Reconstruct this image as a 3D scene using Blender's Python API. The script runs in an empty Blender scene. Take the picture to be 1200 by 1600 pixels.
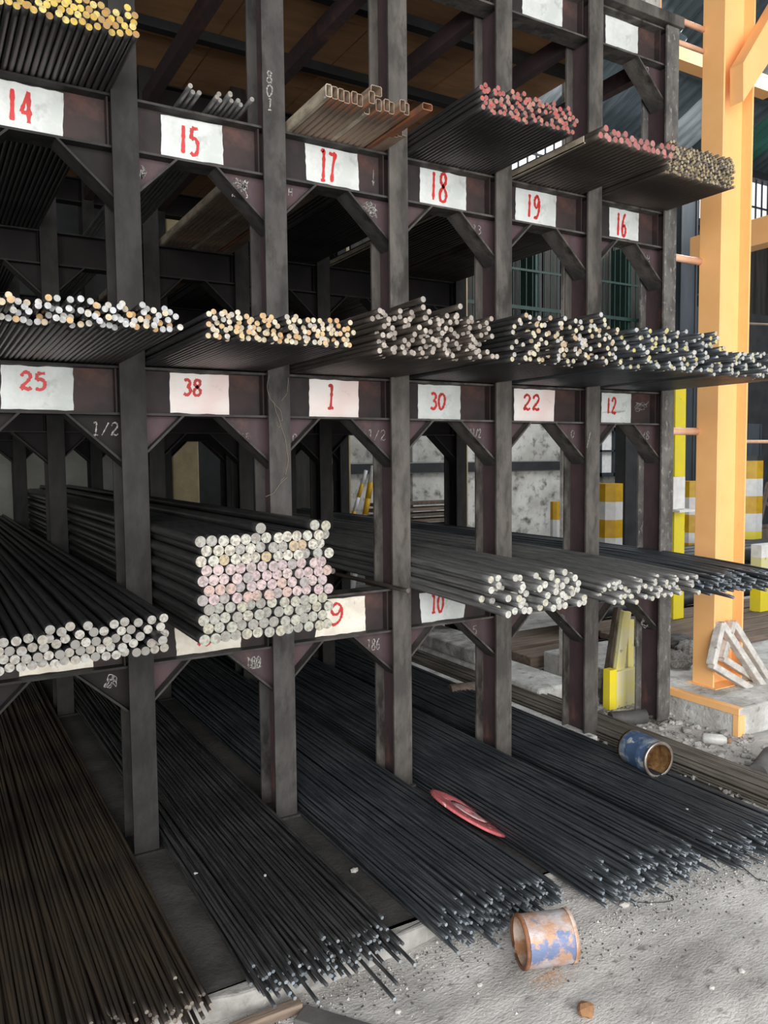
import bpy, bmesh, math, random
import numpy as np
from mathutils import Vector, Matrix

scene = bpy.context.scene
COL = scene.collection

# ------------------------------------------------------------------ camera
CAM = Vector((-0.7195, -3.1152, 1.5533))
YAW, PITCH, ROLL, FOC = 0.5295, 0.0666, -0.0098, 1240.0
fwd = Vector((math.sin(YAW)*math.cos(PITCH), math.cos(YAW)*math.cos(PITCH), -math.sin(PITCH)))
rt0 = Vector((math.cos(YAW), -math.sin(YAW), 0)); up0 = rt0.cross(fwd)
RT = rt0*math.cos(ROLL) + up0*math.sin(ROLL)
UP = -rt0*math.sin(ROLL) + up0*math.cos(ROLL)
cd = bpy.data.cameras.new('camera'); cam = bpy.data.objects.new('camera', cd); COL.objects.link(cam)
m = Matrix((RT, UP, -fwd)).transposed().to_4x4(); m.translation = CAM
cam.matrix_world = m
cd.sensor_fit = 'HORIZONTAL'; cd.sensor_width = 36.0; cd.lens = 36.0*FOC/1200.0
cd.clip_start = 0.05; cd.clip_end = 200
scene.camera = cam

def at(px, py, X=None, Y=None, Z=None):
    """A measured photo pixel (1200x1600 frame) turned into the real point on a plane of the yard."""
    d = fwd + RT*((px-600)/FOC) - UP*((py-800)/FOC)
    if X is not None: t = (X-CAM.x)/d.x
    elif Y is not None: t = (Y-CAM.y)/d.y
    else: t = (Z-CAM.z)/d.z
    return CAM + d*t

# ------------------------------------------------------------------ world, lights, exposure
w = bpy.data.worlds.new('sky'); scene.world = w; w.use_nodes = True
bg = w.node_tree.nodes['Background']; bg.inputs[0].default_value = (0.90, 0.95, 1.0, 1); bg.inputs[1].default_value = 0.30
def area(name, loc, target, sx, sy, power, col=(1, 1, 1)):
    l = bpy.data.lights.new(name, 'AREA'); l.shape = 'RECTANGLE'; l.size = sx; l.size_y = sy; l.energy = power; l.color = col
    o = bpy.data.objects.new(name, l); COL.objects.link(o); o.location = loc
    o.rotation_euler = (Vector(target)-Vector(loc)).to_track_quat('-Z', 'Y').to_euler()
    return o
area('daylight_from_the_yard_mouth', (-0.8, -7.8, 2.7), (2.2, 0, 0.9), 10.0, 4.4, 1120, (1.0, 0.98, 0.96))
area('back_yard_fill_light', (8.5, 2.0, 6.5), (6.5, 4.0, 0.5), 4.0, 4.0, 330, (0.93, 0.97, 1.0))  # unseen lamp added to brighten the back yard and its wall
vs = scene.view_settings
scene.display_settings.display_device = 'sRGB'
vs.view_transform = 'Standard'; vs.look = 'None'; vs.gamma = 1; vs.use_curve_mapping = False; vs.exposure = 0.22

# ------------------------------------------------------------------ materials
def mat(name, c1, c2=None, scale=8.0, rough=0.7, metal=0.0, bump=0.0, stretch=(1, 1, 1), lo=0.4, hi=0.6, c3=None, s3=30.0, lo3=0.6, hi3=0.7, bscale=None, detail=5.0, spec=0.5):
    """Two or three colours mixed by noise in object space, with a little relief."""
    mm = bpy.data.materials.new(name); mm.use_nodes = True
    nt = mm.node_tree; N = nt.nodes; L = nt.links; b = N['Principled BSDF']
    b.inputs['Roughness'].default_value = rough; b.inputs['Metallic'].default_value = metal
    b.inputs['Specular IOR Level'].default_value = spec
    b.inputs['Base Color'].default_value = (*c1, 1)
    if c2 is None and not bump: return mm
    tc = N.new('ShaderNodeTexCoord'); mp = N.new('ShaderNodeMapping'); mp.inputs['Scale'].default_value = stretch
    L.new(tc.outputs['Object'], mp.inputs['Vector'])
    def noise(s, d=detail):
        n = N.new('ShaderNodeTexNoise'); n.inputs['Scale'].default_value = s; n.inputs['Detail'].default_value = d; n.inputs['Roughness'].default_value = 0.62
        L.new(mp.outputs[0], n.inputs['Vector']); return n
    def ramp(n, a, z):
        r = N.new('ShaderNodeMapRange'); r.inputs[1].default_value = a; r.inputs[2].default_value = z; r.clamp = True
        L.new(n.outputs[0], r.inputs[0]); return r
    def mix(f, a, bcol):
        x = N.new('ShaderNodeMix'); x.data_type = 'RGBA'; L.new(f.outputs[0], x.inputs[0])
        if isinstance(a, tuple): x.inputs[6].default_value = (*a, 1)
        else: L.new(a, x.inputs[6])
        x.inputs[7].default_value = (*bcol, 1); return x
    out = None
    if c2 is not None:
        x = mix(ramp(noise(scale), lo, hi), c1, c2); out = x.outputs[2]
        if c3 is not None:
            x = mix(ramp(noise(s3), lo3, hi3), out, c3); out = x.outputs[2]
        L.new(out, b.inputs['Base Color'])
    if bump:
        bn = N.new('ShaderNodeBump'); bn.inputs['Strength'].default_value = bump; bn.inputs['Distance'].default_value = 0.01
        L.new(noise(bscale or scale*4).outputs[0], bn.inputs['Height']); L.new(bn.outputs[0], b.inputs['Normal'])
    return mm

def end_mat(name, cols, rough=0.6, metal=0.0, dirt=0.25):
    """Sawn or paint-dabbed bar end: every bar picks its own colour."""
    mm = bpy.data.materials.new(name); mm.use_nodes = True
    nt = mm.node_tree; N = nt.nodes; L = nt.links; b = N['Principled BSDF']
    b.inputs['Roughness'].default_value = rough; b.inputs['Metallic'].default_value = metal
    oi = N.new('ShaderNodeObjectInfo'); r = N.new('ShaderNodeValToRGB'); r.color_ramp.interpolation = 'CONSTANT'
    e = r.color_ramp.elements
    while len(e) < len(cols): e.new(0.5)
    for i, c in enumerate(cols): e[i].position = i/len(cols); e[i].color = (*[k*0.74 for k in c], 1)
    L.new(oi.outputs['Random'], r.inputs[0])
    tc = N.new('ShaderNodeTexCoord'); ad = N.new('ShaderNodeVectorMath'); ad.operation = 'ADD'
    L.new(tc.outputs['Object'], ad.inputs[0]); L.new(oi.outputs['Location'], ad.inputs[1])
    n = N.new('ShaderNodeTexNoise'); n.inputs['Scale'].default_value = 90; L.new(ad.outputs[0], n.inputs['Vector'])
    mr = N.new('ShaderNodeMapRange'); mr.inputs[1].default_value = 0.42; mr.inputs[2].default_value = 0.62; mr.inputs[3].default_value = 0; mr.inputs[4].default_value = dirt*2
    L.new(n.outputs[0], mr.inputs[0])
    x = N.new('ShaderNodeMix'); x.data_type = 'RGBA'; L.new(mr.outputs[0], x.inputs[0]); L.new(r.outputs[0], x.inputs[6]); x.inputs[7].default_value = (0.16, 0.14, 0.12, 1)
    L.new(x.outputs[2], b.inputs['Base Color'])
    return mm

M = {}
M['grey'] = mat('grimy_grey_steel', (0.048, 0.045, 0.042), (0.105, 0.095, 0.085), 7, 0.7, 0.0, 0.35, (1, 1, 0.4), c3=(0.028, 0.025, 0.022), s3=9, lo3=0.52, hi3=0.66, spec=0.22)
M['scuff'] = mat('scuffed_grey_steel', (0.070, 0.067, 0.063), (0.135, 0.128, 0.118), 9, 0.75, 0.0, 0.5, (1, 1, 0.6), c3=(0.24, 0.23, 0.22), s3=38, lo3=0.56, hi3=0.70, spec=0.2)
M['soot'] = mat('soot_shade_grey_steel', (0.015, 0.0145, 0.014), (0.028, 0.027, 0.026), 7, 0.65, 0.0, 0.25, (1, 1, 0.5), c3=(0.012, 0.011, 0.011), s3=9, lo3=0.5, hi3=0.72, spec=0.2)  # real soot on the left posts; painted shade on the inner frames
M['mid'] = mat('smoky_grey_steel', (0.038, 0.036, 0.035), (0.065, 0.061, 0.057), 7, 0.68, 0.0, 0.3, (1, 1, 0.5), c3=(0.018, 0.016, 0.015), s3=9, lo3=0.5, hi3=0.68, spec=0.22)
M['oxide_dark'] = mat('soot_shade_red_oxide', (0.015, 0.011, 0.012), (0.009, 0.008, 0.008), 4, 0.7, 0.0, 0.15, (1, 1, 0.6), spec=0.2)  # sooted at the left; on inner frames the shade is put into the colour
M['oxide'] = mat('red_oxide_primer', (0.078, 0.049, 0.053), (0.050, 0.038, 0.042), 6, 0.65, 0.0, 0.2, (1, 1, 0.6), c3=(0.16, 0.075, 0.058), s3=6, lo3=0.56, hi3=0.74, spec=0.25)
M['beam'] = mat('dark_beam_steel', (0.022, 0.019, 0.019), (0.040, 0.028, 0.027), 4, 0.68, 0.0, 0.15, c3=(0.10, 0.048, 0.040), s3=5, lo3=0.58, hi3=0.76, spec=0.22)
M['patch'] = mat('white_hand_paint', (0.58, 0.60, 0.585), (0.47, 0.50, 0.48), 9, 0.7, 0, 0.2, c3=(0.32, 0.33, 0.32), s3=11, lo3=0.58, hi3=0.74, spec=0.25)
M['patch_pink'] = mat('pinkish_white_hand_paint', (0.76, 0.72, 0.69), (0.74, 0.61, 0.58), 5, 0.7, 0, 0.2, c3=(0.45, 0.43, 0.41), s3=13, lo3=0.62, hi3=0.78, spec=0.25)
M['patch_old'] = mat('old_cream_hand_paint', (0.72, 0.69, 0.60), (0.60, 0.55, 0.46), 12, 0.7, 0, 0.2, c3=(0.22, 0.19, 0.16), s3=45, lo3=0.66, hi3=0.76)
M['red'] = mat('red_sign_paint', (0.50, 0.022, 0.022), (0.40, 0.02, 0.02), 30, 0.5)
M['chalk'] = mat('chalk', (0.36, 0.35, 0.33), (0.10, 0.095, 0.09), 130, 0.9)
M['bar'] = mat('mill_scale_steel', (0.036, 0.037, 0.039), (0.065, 0.064, 0.063), 14, 0.36, 0.55, 0.05, (6, 0.5, 6))
M['bar_blue'] = mat('blue_black_steel', (0.060, 0.071, 0.082), (0.115, 0.127, 0.138), 14, 0.34, 0.6, 0.05, (6, 0.5, 6))
M['bar_shaded'] = mat('painted_shade_steel', (0.014, 0.014, 0.015), (0.026, 0.026, 0.027), 14, 0.5, 0.3, 0.05, (6, 0.5, 6), spec=0.3)  # shade of the deep bay put into the bar colour
M['bar_floor'] = mat('dull_black_steel', (0.040, 0.042, 0.045), (0.090, 0.090, 0.090), 14, 0.36, 0.55, 0.05, (6, 0.5, 6))
M['bar_rust'] = mat('rust_dusted_steel', (0.026, 0.021, 0.018), (0.060, 0.042, 0.026), 5, 0.6, 0.3, 0.05, (6, 0.5, 6))
M['bar_brown'] = mat('brown_black_steel', (0.045, 0.038, 0.033), (0.085, 0.070, 0.058), 10, 0.45, 0.4, 0.05, (6, 0.5, 6))
M['bar_grey'] = mat('grey_round_steel', (0.14, 0.147, 0.147), (0.22, 0.22, 0.215), 14, 0.42, 0.5, 0.05, (6, 0.5, 6))
M['bar_yellow_grey'] = mat('yellow_dusted_steel', (0.12, 0.11, 0.095), (0.20, 0.18, 0.15), 9, 0.5, 0.3, 0.05, (6, 0.5, 6), c3=(0.5, 0.42, 0.05), s3=4, lo3=0.72, hi3=0.75)
M['tube'] = mat('rusty_tube_steel', (0.34, 0.25, 0.18), (0.17, 0.125, 0.095), 5, 0.65, 0.2, 0.15, (5, 0.8, 5), c3=(0.36, 0.15, 0.08), s3=4, lo3=0.58, hi3=0.68)
M['tube_pale'] = mat('pale_dusty_tube_steel', (0.50, 0.44, 0.34), (0.32, 0.27, 0.20), 7, 0.65, 0.2, 0.15, (4, 1.5, 4), c3=(0.55, 0.52, 0.47), s3=5, lo3=0.66, hi3=0.7)
M['tube_orange'] = mat('orange_rusted_tube_steel', (0.30, 0.11, 0.045), (0.16, 0.08, 0.05), 5, 0.7, 0.1, 0.15, (4, 1.5, 4))
M['orange'] = mat('orange_gloss_paint', (0.95, 0.53, 0.22), (0.91, 0.49, 0.19), 3, 0.45, 0, 0.03, c3=(0.52, 0.30, 0.15), s3=9, lo3=0.70, hi3=0.80)
M['pipe_orange'] = mat('salmon_pipe_paint', (0.62, 0.36, 0.24), (0.70, 0.42, 0.28), 12, 0.4)
M['yellow'] = mat('yellow_guard_paint', (0.78, 0.64, 0.02), (0.70, 0.60, 0.05), 7, 0.5, 0, 0.1, c3=(0.35, 0.28, 0.06), s3=9, lo3=0.64, hi3=0.7)
M['yellow_pale'] = mat('worn_pale_yellow_paint', (0.72, 0.64, 0.22), (0.66, 0.64, 0.42), 6, 0.6, 0, 0.1, c3=(0.35, 0.30, 0.14), s3=25, lo3=0.64, hi3=0.7)
M['amber'] = mat('amber_stripe_paint', (0.56, 0.33, 0.004), (0.48, 0.27, 0.004), 9, 0.5)
M['stripe_white'] = mat('white_stripe_paint', (0.66, 0.67, 0.66), (0.56, 0.57, 0.57), 9, 0.5)
M['white_paint'] = mat('chipped_white_paint', (0.78, 0.78, 0.76), (0.66, 0.66, 0.64), 14, 0.6, 0, 0.2, c3=(0.30, 0.27, 0.24), s3=25, lo3=0.66, hi3=0.72)
M['old_white'] = mat('scuffed_white_steel', (0.62, 0.60, 0.56), (0.42, 0.40, 0.37), 14, 0.7, 0, 0.3, c3=(0.25, 0.22, 0.19), s3=30, lo3=0.62, hi3=0.7)
M['ground'] = mat('dusty_concrete_ground', (0.60, 0.585, 0.56), (0.34, 0.33, 0.315), 2.6, 0.95, 0, 0.75, (1, 1.6, 1), lo=0.38, hi=0.62, c3=(0.17, 0.165, 0.155), s3=17, lo3=0.57, hi3=0.72, bscale=75, detail=10)
M['slab'] = mat('sooty_concrete_slab', (0.060, 0.058, 0.054), (0.030, 0.029, 0.027), 4, 0.9, 0, 0.5, c3=(0.16, 0.15, 0.14), s3=12, lo3=0.66, hi3=0.78, bscale=40, detail=8)
M['slab_edge'] = mat('worn_plinth_edge', (0.36, 0.35, 0.33), (0.20, 0.195, 0.185), 5, 0.9, 0, 0.5, c3=(0.09, 0.088, 0.082), s3=10, lo3=0.56, hi3=0.72, bscale=40, detail=8)
M['wash'] = mat('whitewashed_concrete', (0.62, 0.63, 0.61), (0.40, 0.39, 0.37), 6, 0.9, 0, 0.8, c3=(0.23, 0.22, 0.20), s3=18, lo3=0.58, hi3=0.68, bscale=35, detail=8)
M['rubble'] = mat('grey_rubble', (0.48, 0.47, 0.45), (0.22, 0.21, 0.20), 9, 0.95, 0, 0.8, bscale=50, detail=8)
M['mottle'] = mat('mould_spotted_plaster', (0.58, 0.57, 0.54), (0.40, 0.39, 0.36), 2.2, 0.9, 0, 0.2, c3=(0.10, 0.098, 0.09), s3=6, lo3=0.51, hi3=0.66, detail=11)
M['plaster'] = mat('dull_plaster', (0.34, 0.34, 0.31), (0.24, 0.24, 0.21), 1.5, 0.9)
M['khaki'] = mat('khaki_concrete_column', (0.42, 0.34, 0.20), (0.33, 0.26, 0.15), 5, 0.9, 0, 0.3, c3=(0.16, 0.12, 0.07), s3=14, lo3=0.68, hi3=0.74)
M['dark'] = mat('dark_painted_steel', (0.018, 0.020, 0.022), (0.03, 0.032, 0.034), 4, 0.6, 0.2)
M['navy'] = mat('navy_grey_steel', (0.030, 0.040, 0.050), (0.055, 0.066, 0.078), 3, 0.5, 0.3, 0, (1, 1, 0.3))
M['green'] = mat('dark_green_mesh_paint', (0.008, 0.034, 0.025), (0.006, 0.022, 0.017), 8, 0.6)
M['slat'] = mat('weathered_dark_cladding', (0.040, 0.037, 0.031), (0.022, 0.021, 0.019), 5, 0.8, 0, 0.1, (4, 4, 0.4))
M['roof_sheet'] = mat('blue_grey_roof_sheet', (0.075, 0.10, 0.115), (0.13, 0.165, 0.18), 3, 0.45, 0.4, 0, (3, 0.3, 1))
M['roof_pale'] = mat('pale_roof_sheet', (0.62, 0.68, 0.72), (0.42, 0.48, 0.52), 4, 0.4, 0.3, 0, (3, 0.3, 1))
M['roof_green'] = mat('green_roof_sheet', (0.035, 0.16, 0.12), (0.03, 0.12, 0.09), 4, 0.5, 0.1)
M['deck'] = mat('brown_deck_board', (0.42, 0.23, 0.11), (0.32, 0.175, 0.085), 2.5, 0.75, 0, 0.1, (1, 4, 1), c3=(0.13, 0.07, 0.04), s3=3, lo3=0.6, hi3=0.8)
M['wood'] = mat('weathered_brown_timber', (0.22, 0.165, 0.125), (0.13, 0.098, 0.075), 6, 0.85, 0, 0.4, (0.5, 6, 6))
M['wood_dark'] = mat('dark_old_timber', (0.085, 0.065, 0.052), (0.14, 0.11, 0.085), 6, 0.85, 0, 0.4, (6, 6, 0.6))
M['log'] = mat('dusty_black_pipe', (0.10, 0.098, 0.095), (0.065, 0.062, 0.06), 6, 0.7, 0.1, 0.2)
M['big_pipe'] = mat('black_stock_pipe', (0.022, 0.024, 0.027), (0.04, 0.042, 0.046), 6, 0.45, 0.3)
M['can_blue'] = mat('blue_tin_print', (0.10, 0.17, 0.32), (0.30, 0.38, 0.48), 12, 0.35, 0.4, 0, lo=0.5, hi=0.6, c3=(0.62, 0.66, 0.68), s3=17, lo3=0.58, hi3=0.62)
M['can_rust'] = mat('rusting_tin_print', (0.46, 0.43, 0.44), (0.44, 0.27, 0.18), 11, 0.55, 0.2, 0.4, lo=0.42, hi=0.56, c3=(0.15, 0.19, 0.32), s3=8, lo3=0.56, hi3=0.6)
M['rust'] = mat('raw_rust', (0.26, 0.115, 0.055), (0.13, 0.06, 0.035), 20, 0.8, 0.1, 0.3, c3=(0.62, 0.5, 0.42), s3=18, lo3=0.62, hi3=0.7)
M['rust_pale'] = mat('pale_flaked_rust_inside', (0.62, 0.50, 0.42), (0.40, 0.20, 0.10), 16, 0.7, 0.1, 0.3)
M['rust_inside'] = mat('golden_rust_inside', (0.42, 0.26, 0.11), (0.20, 0.10, 0.04), 22, 0.5, 0.4, 0.3)
M['tin'] = mat('bare_tin', (0.45, 0.42, 0.38), (0.3, 0.24, 0.2), 25, 0.35, 0.8)
M['disc'] = mat('worn_red_disc', (0.50, 0.11, 0.12), (0.38, 0.09, 0.095), 18, 0.7, 0, 0.2, c3=(0.78, 0.52, 0.50), s3=28, lo3=0.6, hi3=0.68)
M['disc_pale'] = mat('pale_disc_face', (0.55, 0.36, 0.36), (0.45, 0.22, 0.22), 25, 0.7)
M['bottle'] = mat('dusty_plastic', (0.42, 0.43, 0.42), (0.55, 0.55, 0.52), 20, 0.4)
M['wire'] = mat('rusty_wire', (0.22, 0.17, 0.12))
M['wall_outside'] = mat('grey_block_wall', (0.14, 0.135, 0.125), (0.10, 0.10, 0.095), 3, 0.9)
M['stone'] = mat('pale_stone', (0.52, 0.50, 0.47), (0.35, 0.34, 0.32), 30, 0.9)
M['crust'] = mat('orange_rust_crust', (0.42, 0.21, 0.09), (0.30, 0.17, 0.09), 25, 0.9, 0, 0.5)

E_SIL = [(0.46, 0.46, 0.45), (0.36, 0.37, 0.37), (0.55, 0.53, 0.48), (0.42, 0.42, 0.40), (0.30, 0.30, 0.29), (0.60, 0.60, 0.60)]
M['end_yellow'] = end_mat('yellow_dabbed_end', [(0.62, 0.42, 0.05), (0.70, 0.50, 0.08), (0.50, 0.32, 0.04), (0.68, 0.55, 0.16), (0.42, 0.22, 0.03)])
M['end_white_orange'] = end_mat('white_and_orange_end', [(0.50, 0.52, 0.53), (0.45, 0.46, 0.46), (0.56, 0.54, 0.48), (0.60, 0.36, 0.14), (0.48, 0.50, 0.52), (0.58, 0.48, 0.32), (0.40, 0.42, 0.42)])
M['end_orange'] = end_mat('cream_and_orange_end', [(0.62, 0.52, 0.36), (0.60, 0.34, 0.13), (0.66, 0.58, 0.44), (0.50, 0.48, 0.42), (0.62, 0.42, 0.20), (0.55, 0.46, 0.30)])
M['end_brown'] = end_mat('grey_brown_sawn_end', [(0.34, 0.29, 0.25), (0.44, 0.39, 0.34), (0.28, 0.24, 0.21), (0.50, 0.44, 0.38), (0.38, 0.34, 0.31)], dirt=0.35)
M['end_cream'] = end_mat('cream_sawn_end', [(0.62, 0.56, 0.42), (0.55, 0.53, 0.46), (0.66, 0.60, 0.40), (0.52, 0.52, 0.50), (0.50, 0.36, 0.22)])
M['end_silver_yellow'] = end_mat('silver_and_yellow_end', [(0.50, 0.52, 0.52), (0.60, 0.60, 0.57), (0.62, 0.55, 0.20), (0.45, 0.46, 0.45), (0.60, 0.54, 0.36)])
M['end_red'] = end_mat('red_sprayed_end', [(0.45, 0.07, 0.06), (0.52, 0.11, 0.09), (0.38, 0.06, 0.05), (0.50, 0.20, 0.15), (0.40, 0.10, 0.08)], dirt=0.4)
M['end_pink'] = end_mat('worn_red_end', [(0.50, 0.13, 0.13), (0.55, 0.22, 0.20), (0.42, 0.10, 0.10)], dirt=0.4)
M['end_gold'] = end_mat('golden_thin_end', [(0.36, 0.28, 0.12), (0.48, 0.38, 0.18), (0.22, 0.17, 0.09), (0.14, 0.11, 0.08), (0.52, 0.45, 0.28)], dirt=0.3)
M['end_grey'] = end_mat('grey_sawn_end', [(0.30, 0.30, 0.28), (0.38, 0.38, 0.35), (0.22, 0.22, 0.205), (0.34, 0.32, 0.27), (0.44, 0.43, 0.39)], dirt=0.42)
M['end_stack_grey'] = end_mat('stack_grey_green_end', [(0.40, 0.41, 0.35), (0.46, 0.46, 0.38), (0.36, 0.37, 0.33), (0.44, 0.43, 0.33), (0.30, 0.30, 0.27)], dirt=0.42)
M['end_stack_pink'] = end_mat('stack_pink_end', [(0.56, 0.42, 0.44), (0.60, 0.47, 0.47), (0.50, 0.40, 0.42), (0.54, 0.38, 0.33), (0.36, 0.33, 0.33)], dirt=0.42)
M['end_stack_white'] = end_mat('stack_cream_end', [(0.58, 0.57, 0.49), (0.54, 0.54, 0.47), (0.58, 0.55, 0.46), (0.52, 0.40, 0.24), (0.38, 0.38, 0.35)], dirt=0.42)
M['end_silver'] = end_mat('bright_sawn_end', [(0.60, 0.60, 0.55), (0.66, 0.66, 0.60), (0.52, 0.51, 0.46), (0.62, 0.60, 0.48)])
M['end_steel'] = end_mat('bright_steel_end', [(0.42, 0.50, 0.58), (0.24, 0.28, 0.32), (0.36, 0.44, 0.50), (0.12, 0.13, 0.15), (0.55, 0.62, 0.68)], 0.35, 0.4)
M['end_dark'] = end_mat('dark_rod_end', [(0.20, 0.17, 0.14), (0.12, 0.10, 0.09), (0.28, 0.24, 0.20)])

# ------------------------------------------------------------------ mesh helpers
class MB:
    def __init__(s): s.v = []; s.f = []; s.mi = []; s.sm = []
    def box(s, a, b, mi=0, xf=None):
        x0, y0, z0 = a; x1, y1, z1 = b
        vs_ = [(x0,y0,z0),(x1,y0,z0),(x1,y1,z0),(x0,y1,z0),(x0,y0,z1),(x1,y0,z1),(x1,y1,z1),(x0,y1,z1)]
        if xf: vs_ = [tuple(xf @ Vector(q)) for q in vs_]
        n = len(s.v); s.v += vs_
        s.f += [tuple(n+i for i in q) for q in ((0,3,2,1),(4,5,6,7),(0,1,5,4),(1,2,6,5),(2,3,7,6),(3,0,4,7))]
        s.mi += [mi]*6; s.sm += [False]*6; return s
    def prism(s, poly, d, mi=0, axis='y', y0=0):
        """poly: (x,z) points, extruded along y from y0 to y0+d (axis y); (x,y) up z; (y,z) along x."""
        n = len(s.v); k = len(poly)
        for t in (y0, y0+d):
            for (a, b) in poly:
                s.v.append((a, t, b) if axis == 'y' else ((a, b, t) if axis == 'z' else (t, a, b)))
        s.f.append(tuple(n+i for i in range(k))); s.f.append(tuple(n+k+i for i in reversed(range(k))))
        for i in range(k): j = (i+1) % k; s.f.append((n+i, n+k+i, n+k+j, n+j))
        s.mi += [mi]*(k+2); s.sm += [False]*(k+2); return s
    def quad8(s, p, mi=0):
        """a box from eight free corners: four of one end, four of the other in the same order"""
        n = len(s.v); s.v += [tuple(q) for q in p]
        s.f += [tuple(n+i for i in q) for q in ((0,3,2,1),(4,5,6,7),(0,1,5,4),(1,2,6,5),(2,3,7,6),(3,0,4,7))]
        s.mi += [mi]*6; s.sm += [False]*6; return s
    def beam(s, A, B, w_, h_, mi=0, up=(0, 0, 1)):
        """rectangular bar from A to B, w_ across, h_ along the up side"""
        A = Vector(A); B = Vector(B); d = (B-A).normalized(); u = Vector(up)
        sx = d.cross(u).normalized(); u2 = sx.cross(d).normalized()
        c = [sx*(-w_/2)+u2*(-h_/2), sx*(w_/2)+u2*(-h_/2), sx*(w_/2)+u2*(h_/2), sx*(-w_/2)+u2*(h_/2)]
        return s.quad8([A+q for q in c]+[B+q for q in c], mi)
    def tube(s, pts, r, n=8, mi=0, caps=True, capmi=None):
        pts = [Vector(p) for p in pts]; rs = r if isinstance(r, (list, tuple)) else [r]*len(pts)
        base = len(s.v); ref = Vector((0, 0, 1))
        for i, p in enumerate(pts):
            d = (pts[min(i+1, len(pts)-1)]-pts[max(i-1, 0)]).normalized()
            rf = ref if abs(d.z) < 0.9 else Vector((1, 0, 0))
            a = d.cross(rf).normalized(); b = d.cross(a).normalized()
            for k in range(n):
                t = 2*math.pi*k/n; s.v.append(tuple(p+(a*math.cos(t)+b*math.sin(t))*rs[i]))
        for i in range(len(pts)-1):
            for k in range(n):
                k2 = (k+1) % n; s.f.append((base+i*n+k, base+i*n+k2, base+(i+1)*n+k2, base+(i+1)*n+k)); s.mi.append(mi); s.sm.append(True)
        if caps:
            cm = mi if capmi is None else capmi
            s.f.append(tuple(base+k for k in reversed(range(n)))); s.f.append(tuple(base+(len(pts)-1)*n+k for k in range(n)))
            s.mi += [cm]*2; s.sm += [False]*2
        return s
    def lathe(s, prof, n=32, mi=0, axis='x'):
        """prof: (t, r) along the axis; open at both ends unless r==0"""
        base = len(s.v)
        for (t, r) in prof:
            for k in range(n):
                a = 2*math.pi*k/n; c, q = r*math.cos(a), r*math.sin(a)
                s.v.append((t, c, q) if axis == 'x' else (c, q, t))
        for i in range(len(prof)-1):
            for k in range(n):
                k2 = (k+1) % n; s.f.append((base+i*n+k, base+i*n+k2, base+(i+1)*n+k2, base+(i+1)*n+k)); s.mi.append(mi); s.sm.append(True)
        return s
    def mesh(s, name, mats):
        me = bpy.data.meshes.new(name); me.from_pydata(s.v, [], s.f)
        me.polygons.foreach_set('material_index', s.mi); me.polygons.foreach_set('use_smooth', s.sm)
        for q in mats: me.materials.append(q)
        bm = bmesh.new(); bm.from_mesh(me); bmesh.ops.recalc_face_normals(bm, faces=bm.faces); bm.to_mesh(me); bm.free()
        me.update(); return me

def link(name, me, parent=None, loc=(0, 0, 0), rot=(0, 0, 0)):
    o = bpy.data.objects.new(name, me); COL.objects.link(o); o.location = loc; o.rotation_euler = rot
    if parent: o.parent = parent
    return o
def tag(o, label=None, cat=None, group=None, kind=None):
    if label: o['label'] = label
    if cat: o['category'] = cat
    if group: o['group'] = group
    if kind: o['kind'] = kind
    return o
def part(name, mb, mats, parent=None, loc=(0, 0, 0), rot=(0, 0, 0), bevel=0):
    if not isinstance(mats, (list, tuple)): mats = [mats]
    o = link(name, mb.mesh(name, mats), parent, loc, rot)
    if bevel:
        bv = o.modifiers.new('bevel', 'BEVEL'); bv.width = bevel; bv.segments = 2; bv.limit_method = 'ANGLE'
    return o
def empty(name, loc, label, cat, group=None, rot=(0, 0, 0)):
    o = link(name, None, None, loc, rot); o.empty_display_size = 0.1
    return tag(o, label, cat, group)
R = random.Random(7)

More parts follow.
